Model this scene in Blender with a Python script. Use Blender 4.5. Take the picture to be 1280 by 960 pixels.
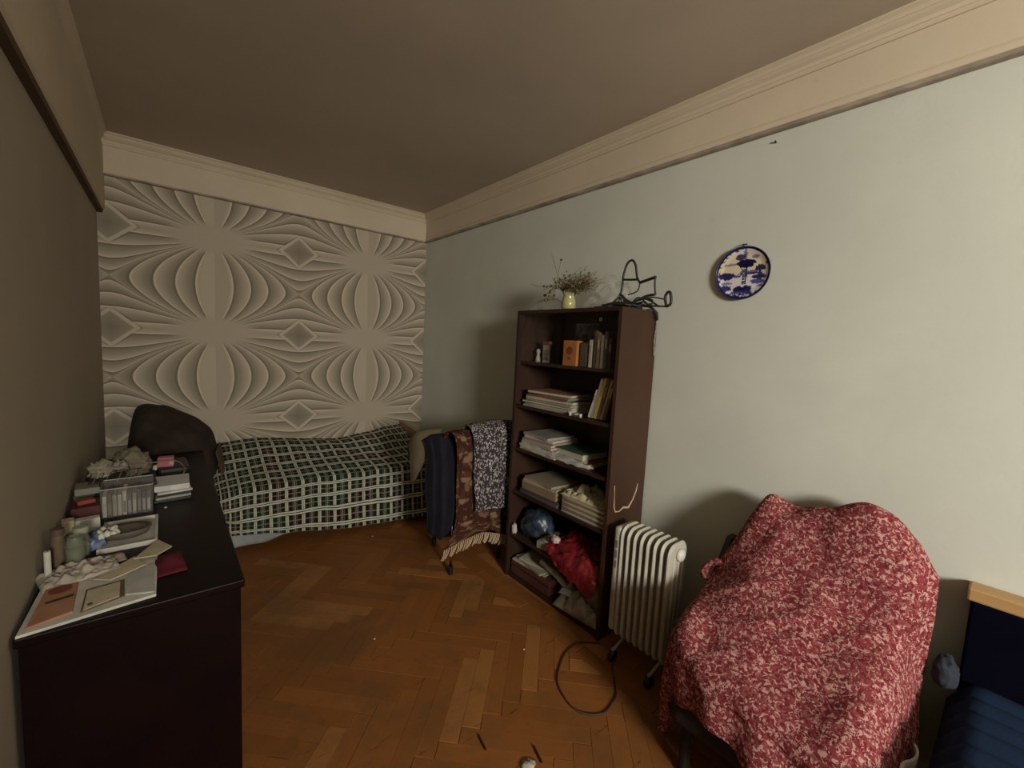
import bpy, bmesh, math, random
import numpy as np
from mathutils import Vector, Matrix, noise
for o in list(bpy.data.objects): bpy.data.objects.remove(o)
S = bpy.context.scene; COL = S.collection; PI = math.pi
rnd = random.Random(7)

# ---------------------------------------------------------------- camera, world, lights, exposure
W, H1, H2 = 2.535, 2.655, 2.93          # room width, underside of the frieze, ceiling height
YB = -7.3                                # wall behind the camera
YAW, PITCH, ROLL = 0.68982, 0.09311, 0.05109
f = Vector((math.sin(YAW)*math.cos(PITCH), math.cos(YAW)*math.cos(PITCH), -math.sin(PITCH)))
r = Vector((math.cos(YAW), -math.sin(YAW), 0)); u = r.cross(f)
r2 = math.cos(ROLL)*r + math.sin(ROLL)*u; u2 = -math.sin(ROLL)*r + math.cos(ROLL)*u
cd = bpy.data.cameras.new('camera'); cam = bpy.data.objects.new('camera', cd); COL.objects.link(cam)
cd.sensor_width = 36; cd.lens = 529.07/1280*36; cd.clip_start = .05
m3 = Matrix((r2, u2, -f)).transposed()
cam.matrix_world = Matrix.Translation((-2.1894, -4.2081, 1.6236)) @ m3.to_4x4()
S.camera = cam
S.view_settings.view_transform = 'Standard'; S.view_settings.look = 'None'; S.view_settings.gamma = 1
S.view_settings.use_curve_mapping = False; S.view_settings.exposure = 0.0
wd = bpy.data.worlds.new('world'); S.world = wd; wd.use_nodes = True
wd.node_tree.nodes['Background'].inputs[0].default_value = (.75, .8, .85, 1)
wd.node_tree.nodes['Background'].inputs[1].default_value = .3
WX0, WX1, WZ0, WZ1 = -2.48, -.5, .95, 2.6   # unseen window added behind the camera to let the light in
def area(name, loc, rot, sx, sy, power, color):
    l = bpy.data.lights.new(name, 'AREA'); l.shape = 'RECTANGLE'; l.size = sx; l.size_y = sy
    l.energy = power; l.color = color
    o = bpy.data.objects.new(name, l); COL.objects.link(o); o.location = loc; o.rotation_euler = rot
    return o
# main light, added outside the unseen window and tilted across the room
lo = area('added_window_light', (-2.2, -7.95, 2.3), (0, 0, 0), 1.3, 1.0, 430, (1.0, .95, .85))
lo.rotation_euler = Vector((.90, .42, -.08)).to_track_quat('-Z', 'Y').to_euler()

# ---------------------------------------------------------------- node helpers
class E:                                   # a float socket with arithmetic
    def __init__(s, nt, k): s.nt = nt; s.k = k
    def _m(s, op, *a):
        n = s.nt.nodes.new('ShaderNodeMath'); n.operation = op
        for i, v in enumerate((s,)+a):
            if isinstance(v, E): s.nt.links.new(v.k, n.inputs[i])
            else: n.inputs[i].default_value = v
        return E(s.nt, n.outputs[0])
    def __add__(s, o): return s._m('ADD', o)
    def __sub__(s, o): return s._m('SUBTRACT', o)
    def __mul__(s, o): return s._m('MULTIPLY', o)
    def __truediv__(s, o): return s._m('DIVIDE', o)
    def lt(s, o): return s._m('LESS_THAN', o)
    def gt(s, o): return s._m('GREATER_THAN', o)
    def max(s, o): return s._m('MAXIMUM', o)
    def min(s, o): return s._m('MINIMUM', o)
    def abs(s): return s._m('ABSOLUTE')
    def sin(s): return s._m('SINE')
    def fr(s): return s._m('FRACT')
    def pow(s, o): return s._m('POWER', o)
    def atan2(s, o): return s._m('ARCTAN2', o)
    def step(s, a, b):                     # smoothstep
        n = s.nt.nodes.new('ShaderNodeMapRange'); n.interpolation_type = 'SMOOTHSTEP'
        s.nt.links.new(s.k, n.inputs[0]); n.inputs[1].default_value = a; n.inputs[2].default_value = b
        return E(s.nt, n.outputs[0])
def lin(c):
    return tuple((x/12.92 if x <= .04045 else ((x+.055)/1.055)**2.4) for x in [v/255 for v in c])+(1,)
def newmat(name, col=(.5, .5, .5), rough=.6, **kw):
    m = bpy.data.materials.new(name); m.use_nodes = True; nt = m.node_tree
    b = nt.nodes['Principled BSDF']; b.inputs['Base Color'].default_value = (*col, 1); b.inputs['Roughness'].default_value = rough
    b.inputs['Specular IOR Level'].default_value = kw.get('spec', .4)
    for k, v in kw.items():
        if k != 'spec': b.inputs[k].default_value = v
    return m, nt, b
def coords(nt, kind='Object'):
    t = nt.nodes.new('ShaderNodeTexCoord'); s = nt.nodes.new('ShaderNodeSeparateXYZ'); nt.links.new(t.outputs[kind], s.inputs[0])
    return t.outputs[kind], E(nt, s.outputs[0]), E(nt, s.outputs[1]), E(nt, s.outputs[2])
def ntex(nt, vec, scale, detail=3, rough=.5, dist=0):
    n = nt.nodes.new('ShaderNodeTexNoise'); n.inputs['Scale'].default_value = scale; n.inputs['Detail'].default_value = detail
    n.inputs['Roughness'].default_value = rough; n.inputs['Distortion'].default_value = dist
    nt.links.new(vec, n.inputs['Vector']); return E(nt, n.outputs[0])
def vtex(nt, vec, scale, feature='F1'):
    n = nt.nodes.new('ShaderNodeTexVoronoi'); n.inputs['Scale'].default_value = scale; n.feature = feature
    nt.links.new(vec, n.inputs['Vector']); return E(nt, n.outputs[0])
def stretch(nt, vec, s, rot=(0, 0, 0)):
    n = nt.nodes.new('ShaderNodeMapping'); nt.links.new(vec, n.inputs[0]); n.inputs['Scale'].default_value = s; n.inputs['Rotation'].default_value = rot
    return n.outputs[0]
def mix(nt, fac, a, b):
    n = nt.nodes.new('ShaderNodeMix'); n.data_type = 'RGBA'
    if isinstance(fac, E): nt.links.new(fac.k, n.inputs[0])
    else: n.inputs[0].default_value = fac
    for i, v in ((6, a), (7, b)):
        if isinstance(v, tuple): n.inputs[i].default_value = (*v[:3], 1)
        else: nt.links.new(v, n.inputs[i])
    return n.outputs[2]
def bump(nt, b, h, strength=.3, dist=.01):
    n = nt.nodes.new('ShaderNodeBump'); n.inputs['Strength'].default_value = strength; n.inputs['Distance'].default_value = dist
    nt.links.new(h.k, n.inputs['Height']); nt.links.new(n.outputs[0], b.inputs['Normal'])
_mc = {}
def mat(name, col, rough=.6, var=.12, scale=9, bmp=.1, **kw):     # plain material with mottling and fine relief
    if name in _mc: return _mc[name]
    m, nt, b = newmat(name, col, rough, **kw); v, x, y, z = coords(nt)
    n = ntex(nt, v, scale, 4, .6)
    a = tuple(c*(1-var) for c in col); c2 = tuple(min(1, c*(1+var)) for c in col)
    nt.links.new(mix(nt, n.step(.3, .7), a, c2), b.inputs['Base Color'])
    if bmp: bump(nt, b, ntex(nt, v, scale*6, 3), bmp, .003)
    _mc[name] = m; return m

# ---------------------------------------------------------------- surfaces
def m_wall(name, col):
    m, nt, b = newmat(name, col, .75, spec=.15); v, x, y, z = coords(nt)
    big = ntex(nt, v, 1.3, 4, .6)
    c = mix(nt, big.step(.3, .75), tuple(k*.93 for k in col), tuple(k*1.04 for k in col))
    sp = ntex(nt, v, 14, 2).step(.72, .8)*.12
    c = mix(nt, sp, c, (.3, .27, .2)); nt.links.new(c, b.inputs['Base Color'])
    bump(nt, b, ntex(nt, v, 60, 3)+ntex(nt, v, 3, 2)*.6, .12, .004); return m
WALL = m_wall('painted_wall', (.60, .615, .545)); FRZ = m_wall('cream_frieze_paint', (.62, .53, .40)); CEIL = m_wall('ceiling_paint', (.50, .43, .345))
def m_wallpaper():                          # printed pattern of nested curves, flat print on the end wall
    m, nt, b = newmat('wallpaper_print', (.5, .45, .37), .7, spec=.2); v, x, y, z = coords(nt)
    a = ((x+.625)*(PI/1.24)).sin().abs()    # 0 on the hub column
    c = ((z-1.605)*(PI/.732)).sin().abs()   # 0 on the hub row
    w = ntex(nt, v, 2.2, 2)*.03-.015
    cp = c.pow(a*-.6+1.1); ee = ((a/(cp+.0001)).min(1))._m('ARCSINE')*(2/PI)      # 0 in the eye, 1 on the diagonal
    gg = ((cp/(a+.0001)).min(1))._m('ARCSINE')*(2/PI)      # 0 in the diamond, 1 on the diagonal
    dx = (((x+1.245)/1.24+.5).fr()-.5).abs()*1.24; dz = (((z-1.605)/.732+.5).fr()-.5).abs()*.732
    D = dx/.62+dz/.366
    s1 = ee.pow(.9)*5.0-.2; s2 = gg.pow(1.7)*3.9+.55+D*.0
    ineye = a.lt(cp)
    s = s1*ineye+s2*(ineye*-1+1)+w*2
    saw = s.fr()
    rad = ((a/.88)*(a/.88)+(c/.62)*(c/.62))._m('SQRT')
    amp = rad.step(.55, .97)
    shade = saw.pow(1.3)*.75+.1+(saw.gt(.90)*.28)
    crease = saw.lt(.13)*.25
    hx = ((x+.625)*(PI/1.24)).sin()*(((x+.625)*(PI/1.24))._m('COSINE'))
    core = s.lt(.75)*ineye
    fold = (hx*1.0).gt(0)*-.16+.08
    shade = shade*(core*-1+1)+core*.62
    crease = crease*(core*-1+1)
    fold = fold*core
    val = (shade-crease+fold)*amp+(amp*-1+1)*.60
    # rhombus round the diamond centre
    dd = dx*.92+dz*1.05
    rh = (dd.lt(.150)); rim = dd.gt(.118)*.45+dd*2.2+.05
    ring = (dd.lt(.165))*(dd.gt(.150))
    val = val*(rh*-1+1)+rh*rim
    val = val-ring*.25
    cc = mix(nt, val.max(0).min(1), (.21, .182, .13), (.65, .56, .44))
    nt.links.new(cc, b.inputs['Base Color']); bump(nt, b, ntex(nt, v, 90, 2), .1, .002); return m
def m_parquet():
    m, nt, b = newmat('worn_oak_parquet', (.3, .15, .06), .4, spec=.2); v, x, y, z = coords(nt)
    oi = nt.nodes.new('ShaderNodeObjectInfo'); rn = E(nt, oi.outputs['Random'])
    g = ntex(nt, stretch(nt, v, (6, 90, 6)), 1, 5, .7, .4)
    c = mix(nt, g, (.21, .078, .019), (.33, .125, .032))
    c = mix(nt, (rn*.8)._m('ADD', 0), c, (.21, .078, .02))
    c = mix(nt, (rn*7.3).fr().gt(.88)*.35, c, (.46, .22, .07))
    geo = nt.nodes.new('ShaderNodeNewGeometry'); P = geo.outputs['Position']
    worn = ntex(nt, P, 1.6, 5, .7).step(.46, .64)
    c = mix(nt, worn*.5, c, (.12, .065, .028))
    scr = ntex(nt, stretch(nt, P, (3, 22, 1), (0, 0, .7)), 2.3, 3, .8).step(.64, .68)
    c = mix(nt, scr*.75, c, (.05, .02, .008))
    nt.links.new(c, b.inputs['Base Color'])
    rr = ntex(nt, P, 3, 3).step(.3, .7)*.25+.36; nt.links.new(rr.k, b.inputs['Roughness'])
    bump(nt, b, g, .15, .003); return m
def m_wood(name, c1, c2, rough=.35, axis=(2, 2, 30), spec=.4):
    if name in _mc: return _mc[name]
    m, nt, b = newmat(name, c1, rough, spec=spec); v, x, y, z = coords(nt)
    g = ntex(nt, stretch(nt, v, axis), 1.5, 5, .65, .6)
    nt.links.new(mix(nt, g.step(.3, .7), c1, c2), b.inputs['Base Color']); bump(nt, b, g, .06, .002)
    _mc[name] = m; return m
def m_plaid():                              # UV in metres
    m, nt, b = newmat('green_plaid_blanket', (.05, .07, .04), .95, spec=.05)
    v, x, y, z = coords(nt, 'UV')
    U = (x/.084).fr(); V = (y/.116).fr()
    hl = (V.gt(.70)*V.lt(.80)).max(V.gt(.86)*V.lt(.96))             # continuous double line
    vl = (U.gt(.40)*U.lt(.60))*(V.lt(.66))                           # short upright bars between
    vin = (U.gt(.485)*U.lt(.515))
    th = ((U.gt(.96)+U.lt(.04)).min(1)).max((V.gt(.30)*V.lt(.36)))*.45
    oc = (U.gt(.09)*U.lt(.13)).max(U.gt(.87)*U.lt(.91))*.35
    col = mix(nt, ntex(nt, v, 5, 2).step(.45, .6), (.016, .022, .012), (.028, .010, .009))
    col = mix(nt, ntex(nt, v, 2.3, 2).step(.5, .65), col, (.014, .03, .014))
    col = mix(nt, th.max(oc), col, (.40, .41, .32))
    col = mix(nt, (vl*(vin*-.6+1))*.9, col, (.52, .53, .43)); col = mix(nt, hl*.92, col, (.60, .61, .50))
    nt.links.new(col, b.inputs['Base Color']); bump(nt, b, ntex(nt, v, 160, 2), .3, .004); return m
def m_floral():
    m, nt, b = newmat('red_floral_cloth', (.4, .1, .12), .95, spec=.05); v, x, y, z = coords(nt)
    d = ntex(nt, v, 26, 3, .6)
    n = nt.nodes.new('ShaderNodeVectorMath'); n.operation = 'ADD'; nt.links.new(v, n.inputs[0])
    nn = nt.nodes.new('ShaderNodeTexNoise'); nn.inputs['Scale'].default_value = 45; nt.links.new(v, nn.inputs['Vector'])
    sc = nt.nodes.new('ShaderNodeVectorMath'); sc.operation = 'SCALE'; sc.inputs[3].default_value = .035; nt.links.new(nn.outputs['Color'], sc.inputs[0])
    nt.links.new(sc.outputs[0], n.inputs[1])
    fl = vtex(nt, n.outputs[0], 62).step(.62, .50)
    fl2 = ntex(nt, n.outputs[0], 85, 2, .7).step(.47, .58)
    big = ntex(nt, v, 4.5, 2)
    c = mix(nt, ntex(nt, v, 70, 2).step(.4, .6), (.12, .016, .02), (.20, .035, .042))
    c = mix(nt, (fl*fl2), c, (.52, .30, .27)); c = mix(nt, fl2*.35, c, (.36, .16, .145))
    nt.links.new(c, b.inputs['Base Color']); bump(nt, b, fl2, .35, .006); return m
def m_dots():
    m, nt, b = newmat('dotted_print_cloth', (.05, .04, .06), .9, spec=.1); v, x, y, z = coords(nt, 'UV')
    d = vtex(nt, v, 85).step(.50, .36)*ntex(nt, v, 60, 1).step(.36, .45)
    c = mix(nt, ntex(nt, v, 9, 2), (.028, .022, .028), (.055, .042, .052))
    nt.links.new(mix(nt, d*.9, c, (.42, .39, .37)), b.inputs['Base Color']); return m
def m_throw():
    m, nt, b = newmat('rust_patterned_throw', (.3, .1, .04), .95, spec=.05); v, x, y, z = coords(nt, 'UV')
    q = vtex(nt, v, 15); s = ((y*9).fr()).gt(.6)
    c = mix(nt, q.step(.35, .5), (.085, .034, .02), (.05, .02, .013)); c = mix(nt, s*q.step(.45, .3), c, (.20, .13, .08))
    c = mix(nt, ntex(nt, v, 22, 2).step(.55, .62)*.6, c, (.22, .14, .085))
    nt.links.new(c, b.inputs['Base Color']); bump(nt, b, ntex(nt, v, 120, 2), .4, .004); return m
def m_ribbed():
    m, nt, b = newmat('blue_ribbed_cover', (.03, .06, .12), .9, spec=.1); v, x, y, z = coords(nt)
    nt.links.new(mix(nt, ntex(nt, v, 20, 3), (.006, .014, .034), (.010, .022, .048)), b.inputs['Base Color']); bump(nt, b, ntex(nt, v, 200, 2), .3, .003); return m
def m_clear(name, tint=(.8, .8, .78), alpha=.22, rough=.12):
    if name in _mc: return _mc[name]
    m, nt, b = newmat(name, tint, rough, spec=.6); b.inputs['Alpha'].default_value = alpha; _mc[name] = m; return m
def m_glass(name='thin_glass', tint=(1, 1, 1)):
    m = bpy.data.materials.new(name); m.use_nodes = True; nt = m.node_tree; nt.nodes.clear()
    o = nt.nodes.new('ShaderNodeOutputMaterial'); mx = nt.nodes.new('ShaderNodeMixShader'); t = nt.nodes.new('ShaderNodeBsdfTransparent'); g = nt.nodes.new('ShaderNodeBsdfGlossy')
    fr0 = nt.nodes.new('ShaderNodeFresnel'); ge = nt.nodes.new('ShaderNodeNewGeometry'); fk = E(nt, fr0.outputs[0])*(E(nt, ge.outputs['Backfacing'])*-1+1); t.inputs[0].default_value = (*tint, 1); g.inputs['Roughness'].default_value = .03
    nt.links.new(fk.k, mx.inputs[0]); nt.links.new(t.outputs[0], mx.inputs[1]); nt.links.new(g.outputs[0], mx.inputs[2]); nt.links.new(mx.outputs[0], o.inputs[0]); return m
def m_attr(name, rough=.3, spec=.5):
    m, nt, b = newmat(name, (.5, .5, .5), rough, spec=spec); a = nt.nodes.new('ShaderNodeVertexColor'); a.layer_name = 'Col'
    nt.links.new(a.outputs[0], b.inputs['Base Color']); return m
DARKW = m_wood('dark_veneer', (.026, .013, .009), (.045, .022, .014), .42, (3, 3, .8))  # shade inside the bookcase is put into this darker veneer colour
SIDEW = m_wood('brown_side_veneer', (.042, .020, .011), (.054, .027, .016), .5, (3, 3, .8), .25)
DESKW = m_wood('mahogany_lacquer', (.0045, .001, .0014), (.008, .002, .002), .42, (3, .8, 3), .12)
OAK = m_wood('pale_wood', (.36, .21, .085), (.46, .28, .12), .5, (2, .6, 6))
TANW = m_wood('tan_footboard_wood', (.30, .20, .12), (.36, .24, .15), .5, (2, .6, 6))
WHITEP = mat('white_paper', (.58, .56, .50), .8); CREAM = mat('cream_paper', (.52, .45, .32), .8); GLASS = m_glass()
BLACK = mat('black_plastic', (.012, .012, .013), .4, spec=.4); IRON = mat('black_wire', (.02, .018, .017), .5)
ENAM = mat('cream_enamel', (.43, .41, .34), .55, .08, 14, .05)
PARQ = m_parquet(); PLAID = m_plaid(); FLORAL = m_floral(); DOTS = m_dots(); THROW = m_throw()
CHROME = mat('chrome', (.6, .6, .6), .2, 0, 9, 0, Metallic=1.0)
def cm(name, c, rough=.7, **k): return mat(name, c, rough, **k)

# ---------------------------------------------------------------- object helpers (geometry is built in world coordinates, then moved to its owner)
WL = {}
def empty_at(loc): return Vector(loc)
def thing(name, label, cat, loc, group=None):
    loc = (sqx(loc[0]), loc[1], loc[2]); o = bpy.data.objects.new(name, None); COL.objects.link(o); o.location = loc; o.empty_display_size = .05
    o['label'] = label; o['category'] = cat
    if group: o['group'] = group
    WL[o.name] = Vector(loc); return o
DESKX = [False]
def sqx(x): return -1.985+(x+1.985)*.975 if DESKX[0] else x
def obj(name, bm, m, parent=None, label=None, cat=None, group=None, kind=None, smooth=False, solid=0, sub=0):
    me = bpy.data.meshes.new(name)
    if DESKX[0]:
        for v in bm.verts: v.co.x = sqx(v.co.x)
    bmesh.ops.recalc_face_normals(bm, faces=bm.faces) if not solid and not smooth == 'keep' else None
    if parent is not None: org = WL[parent.name]
    else:
        xs = [v.co for v in bm.verts]; mn = Vector((min(c.x for c in xs), min(c.y for c in xs), min(c.z for c in xs))); mx = Vector((max(c.x for c in xs), max(c.y for c in xs), 0))
        org = Vector(((mn.x+mx.x)/2, (mn.y+mx.y)/2, mn.z))
        if kind == 'structure': org = Vector((0, 0, 0))
    for v in bm.verts: v.co -= org
    if smooth:
        for fc in bm.faces: fc.smooth = True
    bm.to_mesh(me); bm.free()
    o = bpy.data.objects.new(name, me); COL.objects.link(o)
    if isinstance(m, list): [me.materials.append(k) for k in m]
    else: me.materials.append(m)
    if parent is not None: o.parent = parent
    else: o.location = org
    WL[o.name] = org
    if label: o['label'] = label
    if cat: o['category'] = cat
    if group: o['group'] = group
    if kind: o['kind'] = kind
    if solid:
        md = o.modifiers.new('thick', 'SOLIDIFY'); md.thickness = solid; md.offset = 0
    if sub:
        md = o.modifiers.new('sub', 'SUBSURF'); md.levels = sub; md.render_levels = sub
    return o
def copy_tree(o, loc, **props):
    c = o.copy(); COL.objects.link(c); c.location = loc; WL[c.name] = Vector(loc)
    for k, v in props.items(): c[k] = v
    for ch in list(o.children):
        d = ch.copy(); COL.objects.link(d); d.parent = c
    return c
def box(bm, x0, x1, y0, y1, z0, z1, rz=0, bev=0, piv=None, rx=0, ry=0):
    g = bmesh.ops.create_cube(bm, size=1); vs = g['verts']
    c = Vector(((x0+x1)/2, (y0+y1)/2, (z0+z1)/2)); piv = Vector(piv) if piv else c
    R = Matrix.Rotation(rz, 3, 'Z') @ Matrix.Rotation(ry, 3, 'Y') @ Matrix.Rotation(rx, 3, 'X')
    for v in vs:
        p = Vector((v.co.x*(x1-x0), v.co.y*(y1-y0), v.co.z*(z1-z0)))+c
        v.co = R @ (p-piv)+piv
    if bev:
        es = list({e for v in vs for e in v.link_edges}); bmesh.ops.bevel(bm, geom=es, offset=bev, segments=2, affect='EDGES', profile=.5)
    return bm
def B(*a, **k): return box(bmesh.new(), *a, **k)
def CB(cx, cy, z0, sx, sy, sz, rz=0, bev=0, bm=None):
    return box(bm or bmesh.new(), cx-sx/2, cx+sx/2, cy-sy/2, cy+sy/2, z0, z0+sz, rz=rz, bev=bev)
def tube(bm, pts, rad, n=8, closed=False, sm=0):
    pts = [Vector(p) for p in pts]
    if sm:                                  # Catmull-Rom smoothing
        q = []; N = len(pts)
        for i in range(N if closed else N-1):
            g = lambda k: pts[k % N] if closed else pts[max(0, min(N-1, k))]
            p0, p1, p2, p3 = g(i-1), g(i), g(i+1), g(i+2)
            for s in range(sm):
                t = s/sm; q.append(.5*((2*p1)+(p2-p0)*t+(2*p0-5*p1+4*p2-p3)*t*t+(3*p1-p0-3*p2+p3)*t**3))
        if not closed: q.append(pts[-1])
        pts = q
    N = len(pts); rings = []; up = Vector((0, 0, 1)); prev = None
    for i, p in enumerate(pts):
        a = pts[(i-1) % N] if closed or i > 0 else p; b = pts[(i+1) % N] if closed or i < N-1 else p
        t = (b-a).normalized() if (b-a).length > 1e-9 else Vector((0, 0, 1))
        if prev is None: s = t.cross(up if abs(t.z) < .9 else Vector((1, 0, 0))).normalized()
        else: s = (prev-t*prev.dot(t)); s = s.normalized() if s.length > 1e-6 else t.orthogonal().normalized()
        prev = s; w = t.cross(s); rr = rad[min(i*len(rad)//N, len(rad)-1)] if isinstance(rad, list) else rad
        rings.append([bm.verts.new(p+rr*(math.cos(2*PI*k/n)*s+math.sin(2*PI*k/n)*w)) for k in range(n)])
    for i in range(N if closed else N-1):
        A, C = rings[i], rings[(i+1) % N]
        for k in range(n): bm.faces.new((A[k], A[(k+1) % n], C[(k+1) % n], C[k]))
    if not closed: bm.faces.new(rings[0][::-1]); bm.faces.new(rings[-1])
    return bm
def T(pts, rad, **k): return tube(bmesh.new(), pts, rad, **k)
def lathe(bm, prof, c, n=24, M=None, caps=True):
    rings = []
    for (rr, z) in prof:
        rings.append([bm.verts.new(((M @ Vector((rr*math.cos(2*PI*k/n), rr*math.sin(2*PI*k/n), z))) if M else Vector((rr*math.cos(2*PI*k/n), rr*math.sin(2*PI*k/n), z)))+Vector(c)) for k in range(n)])
    for A, C in zip(rings, rings[1:]):
        for k in range(n): bm.faces.new((A[k], A[(k+1) % n], C[(k+1) % n], C[k]))
    if caps and prof[0][0] > 1e-5: bm.faces.new(rings[0][::-1])
    if caps and prof[-1][0] > 1e-5: bm.faces.new(rings[-1])
    bmesh.ops.remove_doubles(bm, verts=bm.verts, dist=1e-5); return bm
def L(prof, c, **k): return lathe(bmesh.new(), prof, c, **k)
def grid(fn, nu, nv, uvs=(1, 1)):
    bm = bmesh.new(); uvl = bm.loops.layers.uv.new('UVMap')
    V = [[bm.verts.new(fn(i/nu, j/nv)) for j in range(nv+1)] for i in range(nu+1)]
    for i in range(nu):
        for j in range(nv):
            fc = bm.faces.new((V[i][j], V[i+1][j], V[i+1][j+1], V[i][j+1])); fc.smooth = True
            for lp, (a, b) in zip(fc.loops, ((i, j), (i+1, j), (i+1, j+1), (i, j+1))): lp[uvl].uv = (a/nu*uvs[0], b/nv*uvs[1])
    return bm
def net(P):                                 # Catmull-Rom surface through a grid of points: returns fn(u, v), u across columns, v along rows
    A = np.array(P, float); R, C_, _ = A.shape
    def cr(p0, p1, p2, p3, t): return .5*(2*p1+(p2-p0)*t+(2*p0-5*p1+4*p2-p3)*t*t+(3*p1-p0-3*p2+p3)*t**3)
    def fn(uu, vv):
        y = vv*(R-1); i = min(int(y), R-2); ty = y-i; x = uu*(C_-1); j = min(int(x), C_-2); tx = x-j
        rows = []
        for k in (i-1, i, i+1, i+2):
            kk = max(0, min(R-1, k)); g = [A[kk, max(0, min(C_-1, q))] for q in (j-1, j, j+1, j+2)]; rows.append(cr(*g, tx))
        return Vector(cr(*rows, ty))
    return fn
def nz(p, s, seed=0): return noise.noise(Vector((p[0]*s+seed, p[1]*s-seed*1.7, p[2]*s+seed*.3)))
def blob(c, sx, sy, sz, amp=.2, fr=3, seed=0, sub=4, flat=True, rz=0):
    bm = bmesh.new(); bmesh.ops.create_icosphere(bm, subdivisions=sub, radius=1)
    for v in bm.verts:
        p = v.co.copy(); rg = 1-abs(nz(p, fr, seed))*2*amp+nz(p, fr*2.3, seed+5)*amp*.8+abs(nz(p, fr*4, seed+9))*amp*.4
        q = p*rg
        if flat and q.z < -.45: q.z = -.45+(q.z+.45)*.1
        x, y = q.x*sx, q.y*sy; v.co = Vector((x*math.cos(rz)-y*math.sin(rz), x*math.sin(rz)+y*math.cos(rz), q.z*sz))
    zmin = min(v.co.z for v in bm.verts)
    for v in bm.verts: v.co += Vector((c[0], c[1], c[2]-zmin))
    return bm
def sheet(c, sx, sy, rz=0, amp=.004, lift=.0, n=10, seed=0, curl=0):   # a loose sheet resting on z = c.z
    def fn(a, b):
        x, y = (a-.5)*sx, (b-.5)*sy; z = abs(nz((x, y, 0), 9, seed))*amp*2+curl*(abs(a-.5)*2)**3*.5+lift
        return Vector((c[0]+x*math.cos(rz)-y*math.sin(rz), c[1]+x*math.sin(rz)+y*math.cos(rz), c[2]+z+.0012))
    return grid(fn, n, n, (sx, sy))

# ---------------------------------------------------------------- the room
def prism(poly, z0, z1, bev=.0015):
    bm = bmesh.new(); n = len(poly); cx = sum(p[0] for p in poly)/n; cy = sum(p[1] for p in poly)/n
    a = [bm.verts.new((x, y, z0)) for x, y in poly]; t0 = [bm.verts.new((x, y, z1-bev)) for x, y in poly]
    k = []
    for x, y in poly:
        d = math.hypot(x-cx, y-cy) or 1; k.append(bm.verts.new((x-(x-cx)/d*bev*1.5, y-(y-cy)/d*bev*1.5, z1)))
    for i in range(n):
        j = (i+1) % n; bm.faces.new((a[i], a[j], t0[j], t0[i])); bm.faces.new((t0[i], t0[j], k[j], k[i]))
    bm.faces.new(k); return bm
def clip(poly, x0, x1, y0, y1):
    for ax, v, s in ((0, x0, 1), (0, x1, -1), (1, y0, 1), (1, y1, -1)):
        out = []
        for i, p in enumerate(poly):
            q = poly[(i+1) % len(poly)]; ip = s*(p[ax]-v) >= 0; iq = s*(q[ax]-v) >= 0
            if ip: out.append(p)
            if ip != iq:
                t = (v-p[ax])/(q[ax]-p[ax]); out.append((p[0]+t*(q[0]-p[0]), p[1]+t*(q[1]-p[1])))
        poly = out
        if len(poly) < 3: return []
    return poly
floor = obj('floor', B(-W-.1, .1, YB-.1, .1, -.08, -.012), cm('joint_dirt', (.02, .009, .004), .9), kind='structure')
bw, BL, nb = .078, .078*6, 6
rest = bmesh.new(); q2 = math.sqrt(.5)
def seen(x, y): return -3.75 < y < -.45 and x > -2.02 and (y < -.75 or x < -.2) and not (x > -.3 and -2.85 < y)
def uv2(p): a, b = p; return (-1.3+(a*q2+b*q2), -2.9+(-a*q2+b*q2))
def add_block(poly, cx, cy, horiz, nm='parquet_block'):
    area_ = abs(sum(poly[i][0]*poly[(i+1) % len(poly)][1]-poly[(i+1) % len(poly)][0]*poly[i][1] for i in range(len(poly))))/2
    if area_ < 3e-4: return
    ps = []                                 # joints
    dz = rnd.uniform(-.0012, .0008)
    k = .985
    mx_, my_ = sum(p[0] for p in poly)/len(poly), sum(p[1] for p in poly)/len(poly)
    for p in poly:
        d = math.hypot(p[0]-mx_, p[1]-my_); s = (d-.0016)/d; ps.append((mx_+(p[0]-mx_)*s, my_+(p[1]-my_)*s))
    if seen(cx, cy):
        ang = math.atan2(*( (1, 1) if horiz is None else ((-1, 1) if horiz else (1, 1)))) if horiz is not None else PI/2
        ca, sa = math.cos(-ang), math.sin(-ang)
        loc = [((x-cx)*ca-(y-cy)*sa, (x-cx)*sa+(y-cy)*ca) for x, y in ps]
        bm = prism(loc, -.02, dz)
        me = bpy.data.meshes.new(nm); bmesh.ops.recalc_face_normals(bm, faces=bm.faces); bm.to_mesh(me); bm.free(); me.materials.append(PARQ)
        o = bpy.data.objects.new(nm, me); COL.objects.link(o); o.parent = floor; o.location = (cx, cy, 0); o.rotation_euler.z = ang; o.rotation_euler.x = 0
    else:
        bm = prism(ps, -.02, dz); me = bpy.data.meshes.new('t'); bm.to_mesh(me); bm.free(); rest.from_mesh(me); bpy.data.meshes.remove(me)
XB = -.52
for i in range(-70, 71):
    for j in range(-70, 71):
        for hz in (True, False):
            if hz and (i-j) % (2*nb) == 0: a0, a1, b0, b1 = i, i+nb, j, j+1
            elif not hz and (i-j) % (2*nb) == 2*nb-1: a0, a1, b0, b1 = i, i+1, j, j+nb
            else: continue
            pl = [uv2((a*bw, b*bw)) for a, b in ((a0, b0), (a1, b0), (a1, b1), (a0, b1))]
            pl = clip(pl, -W, XB, YB, 0)
            if pl:
                cx, cy = uv2(((a0+a1)/2*bw, (b0+b1)/2*bw)); cx = min(cx, XB-.01)
                add_block(pl, cx, cy, hz)
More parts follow.
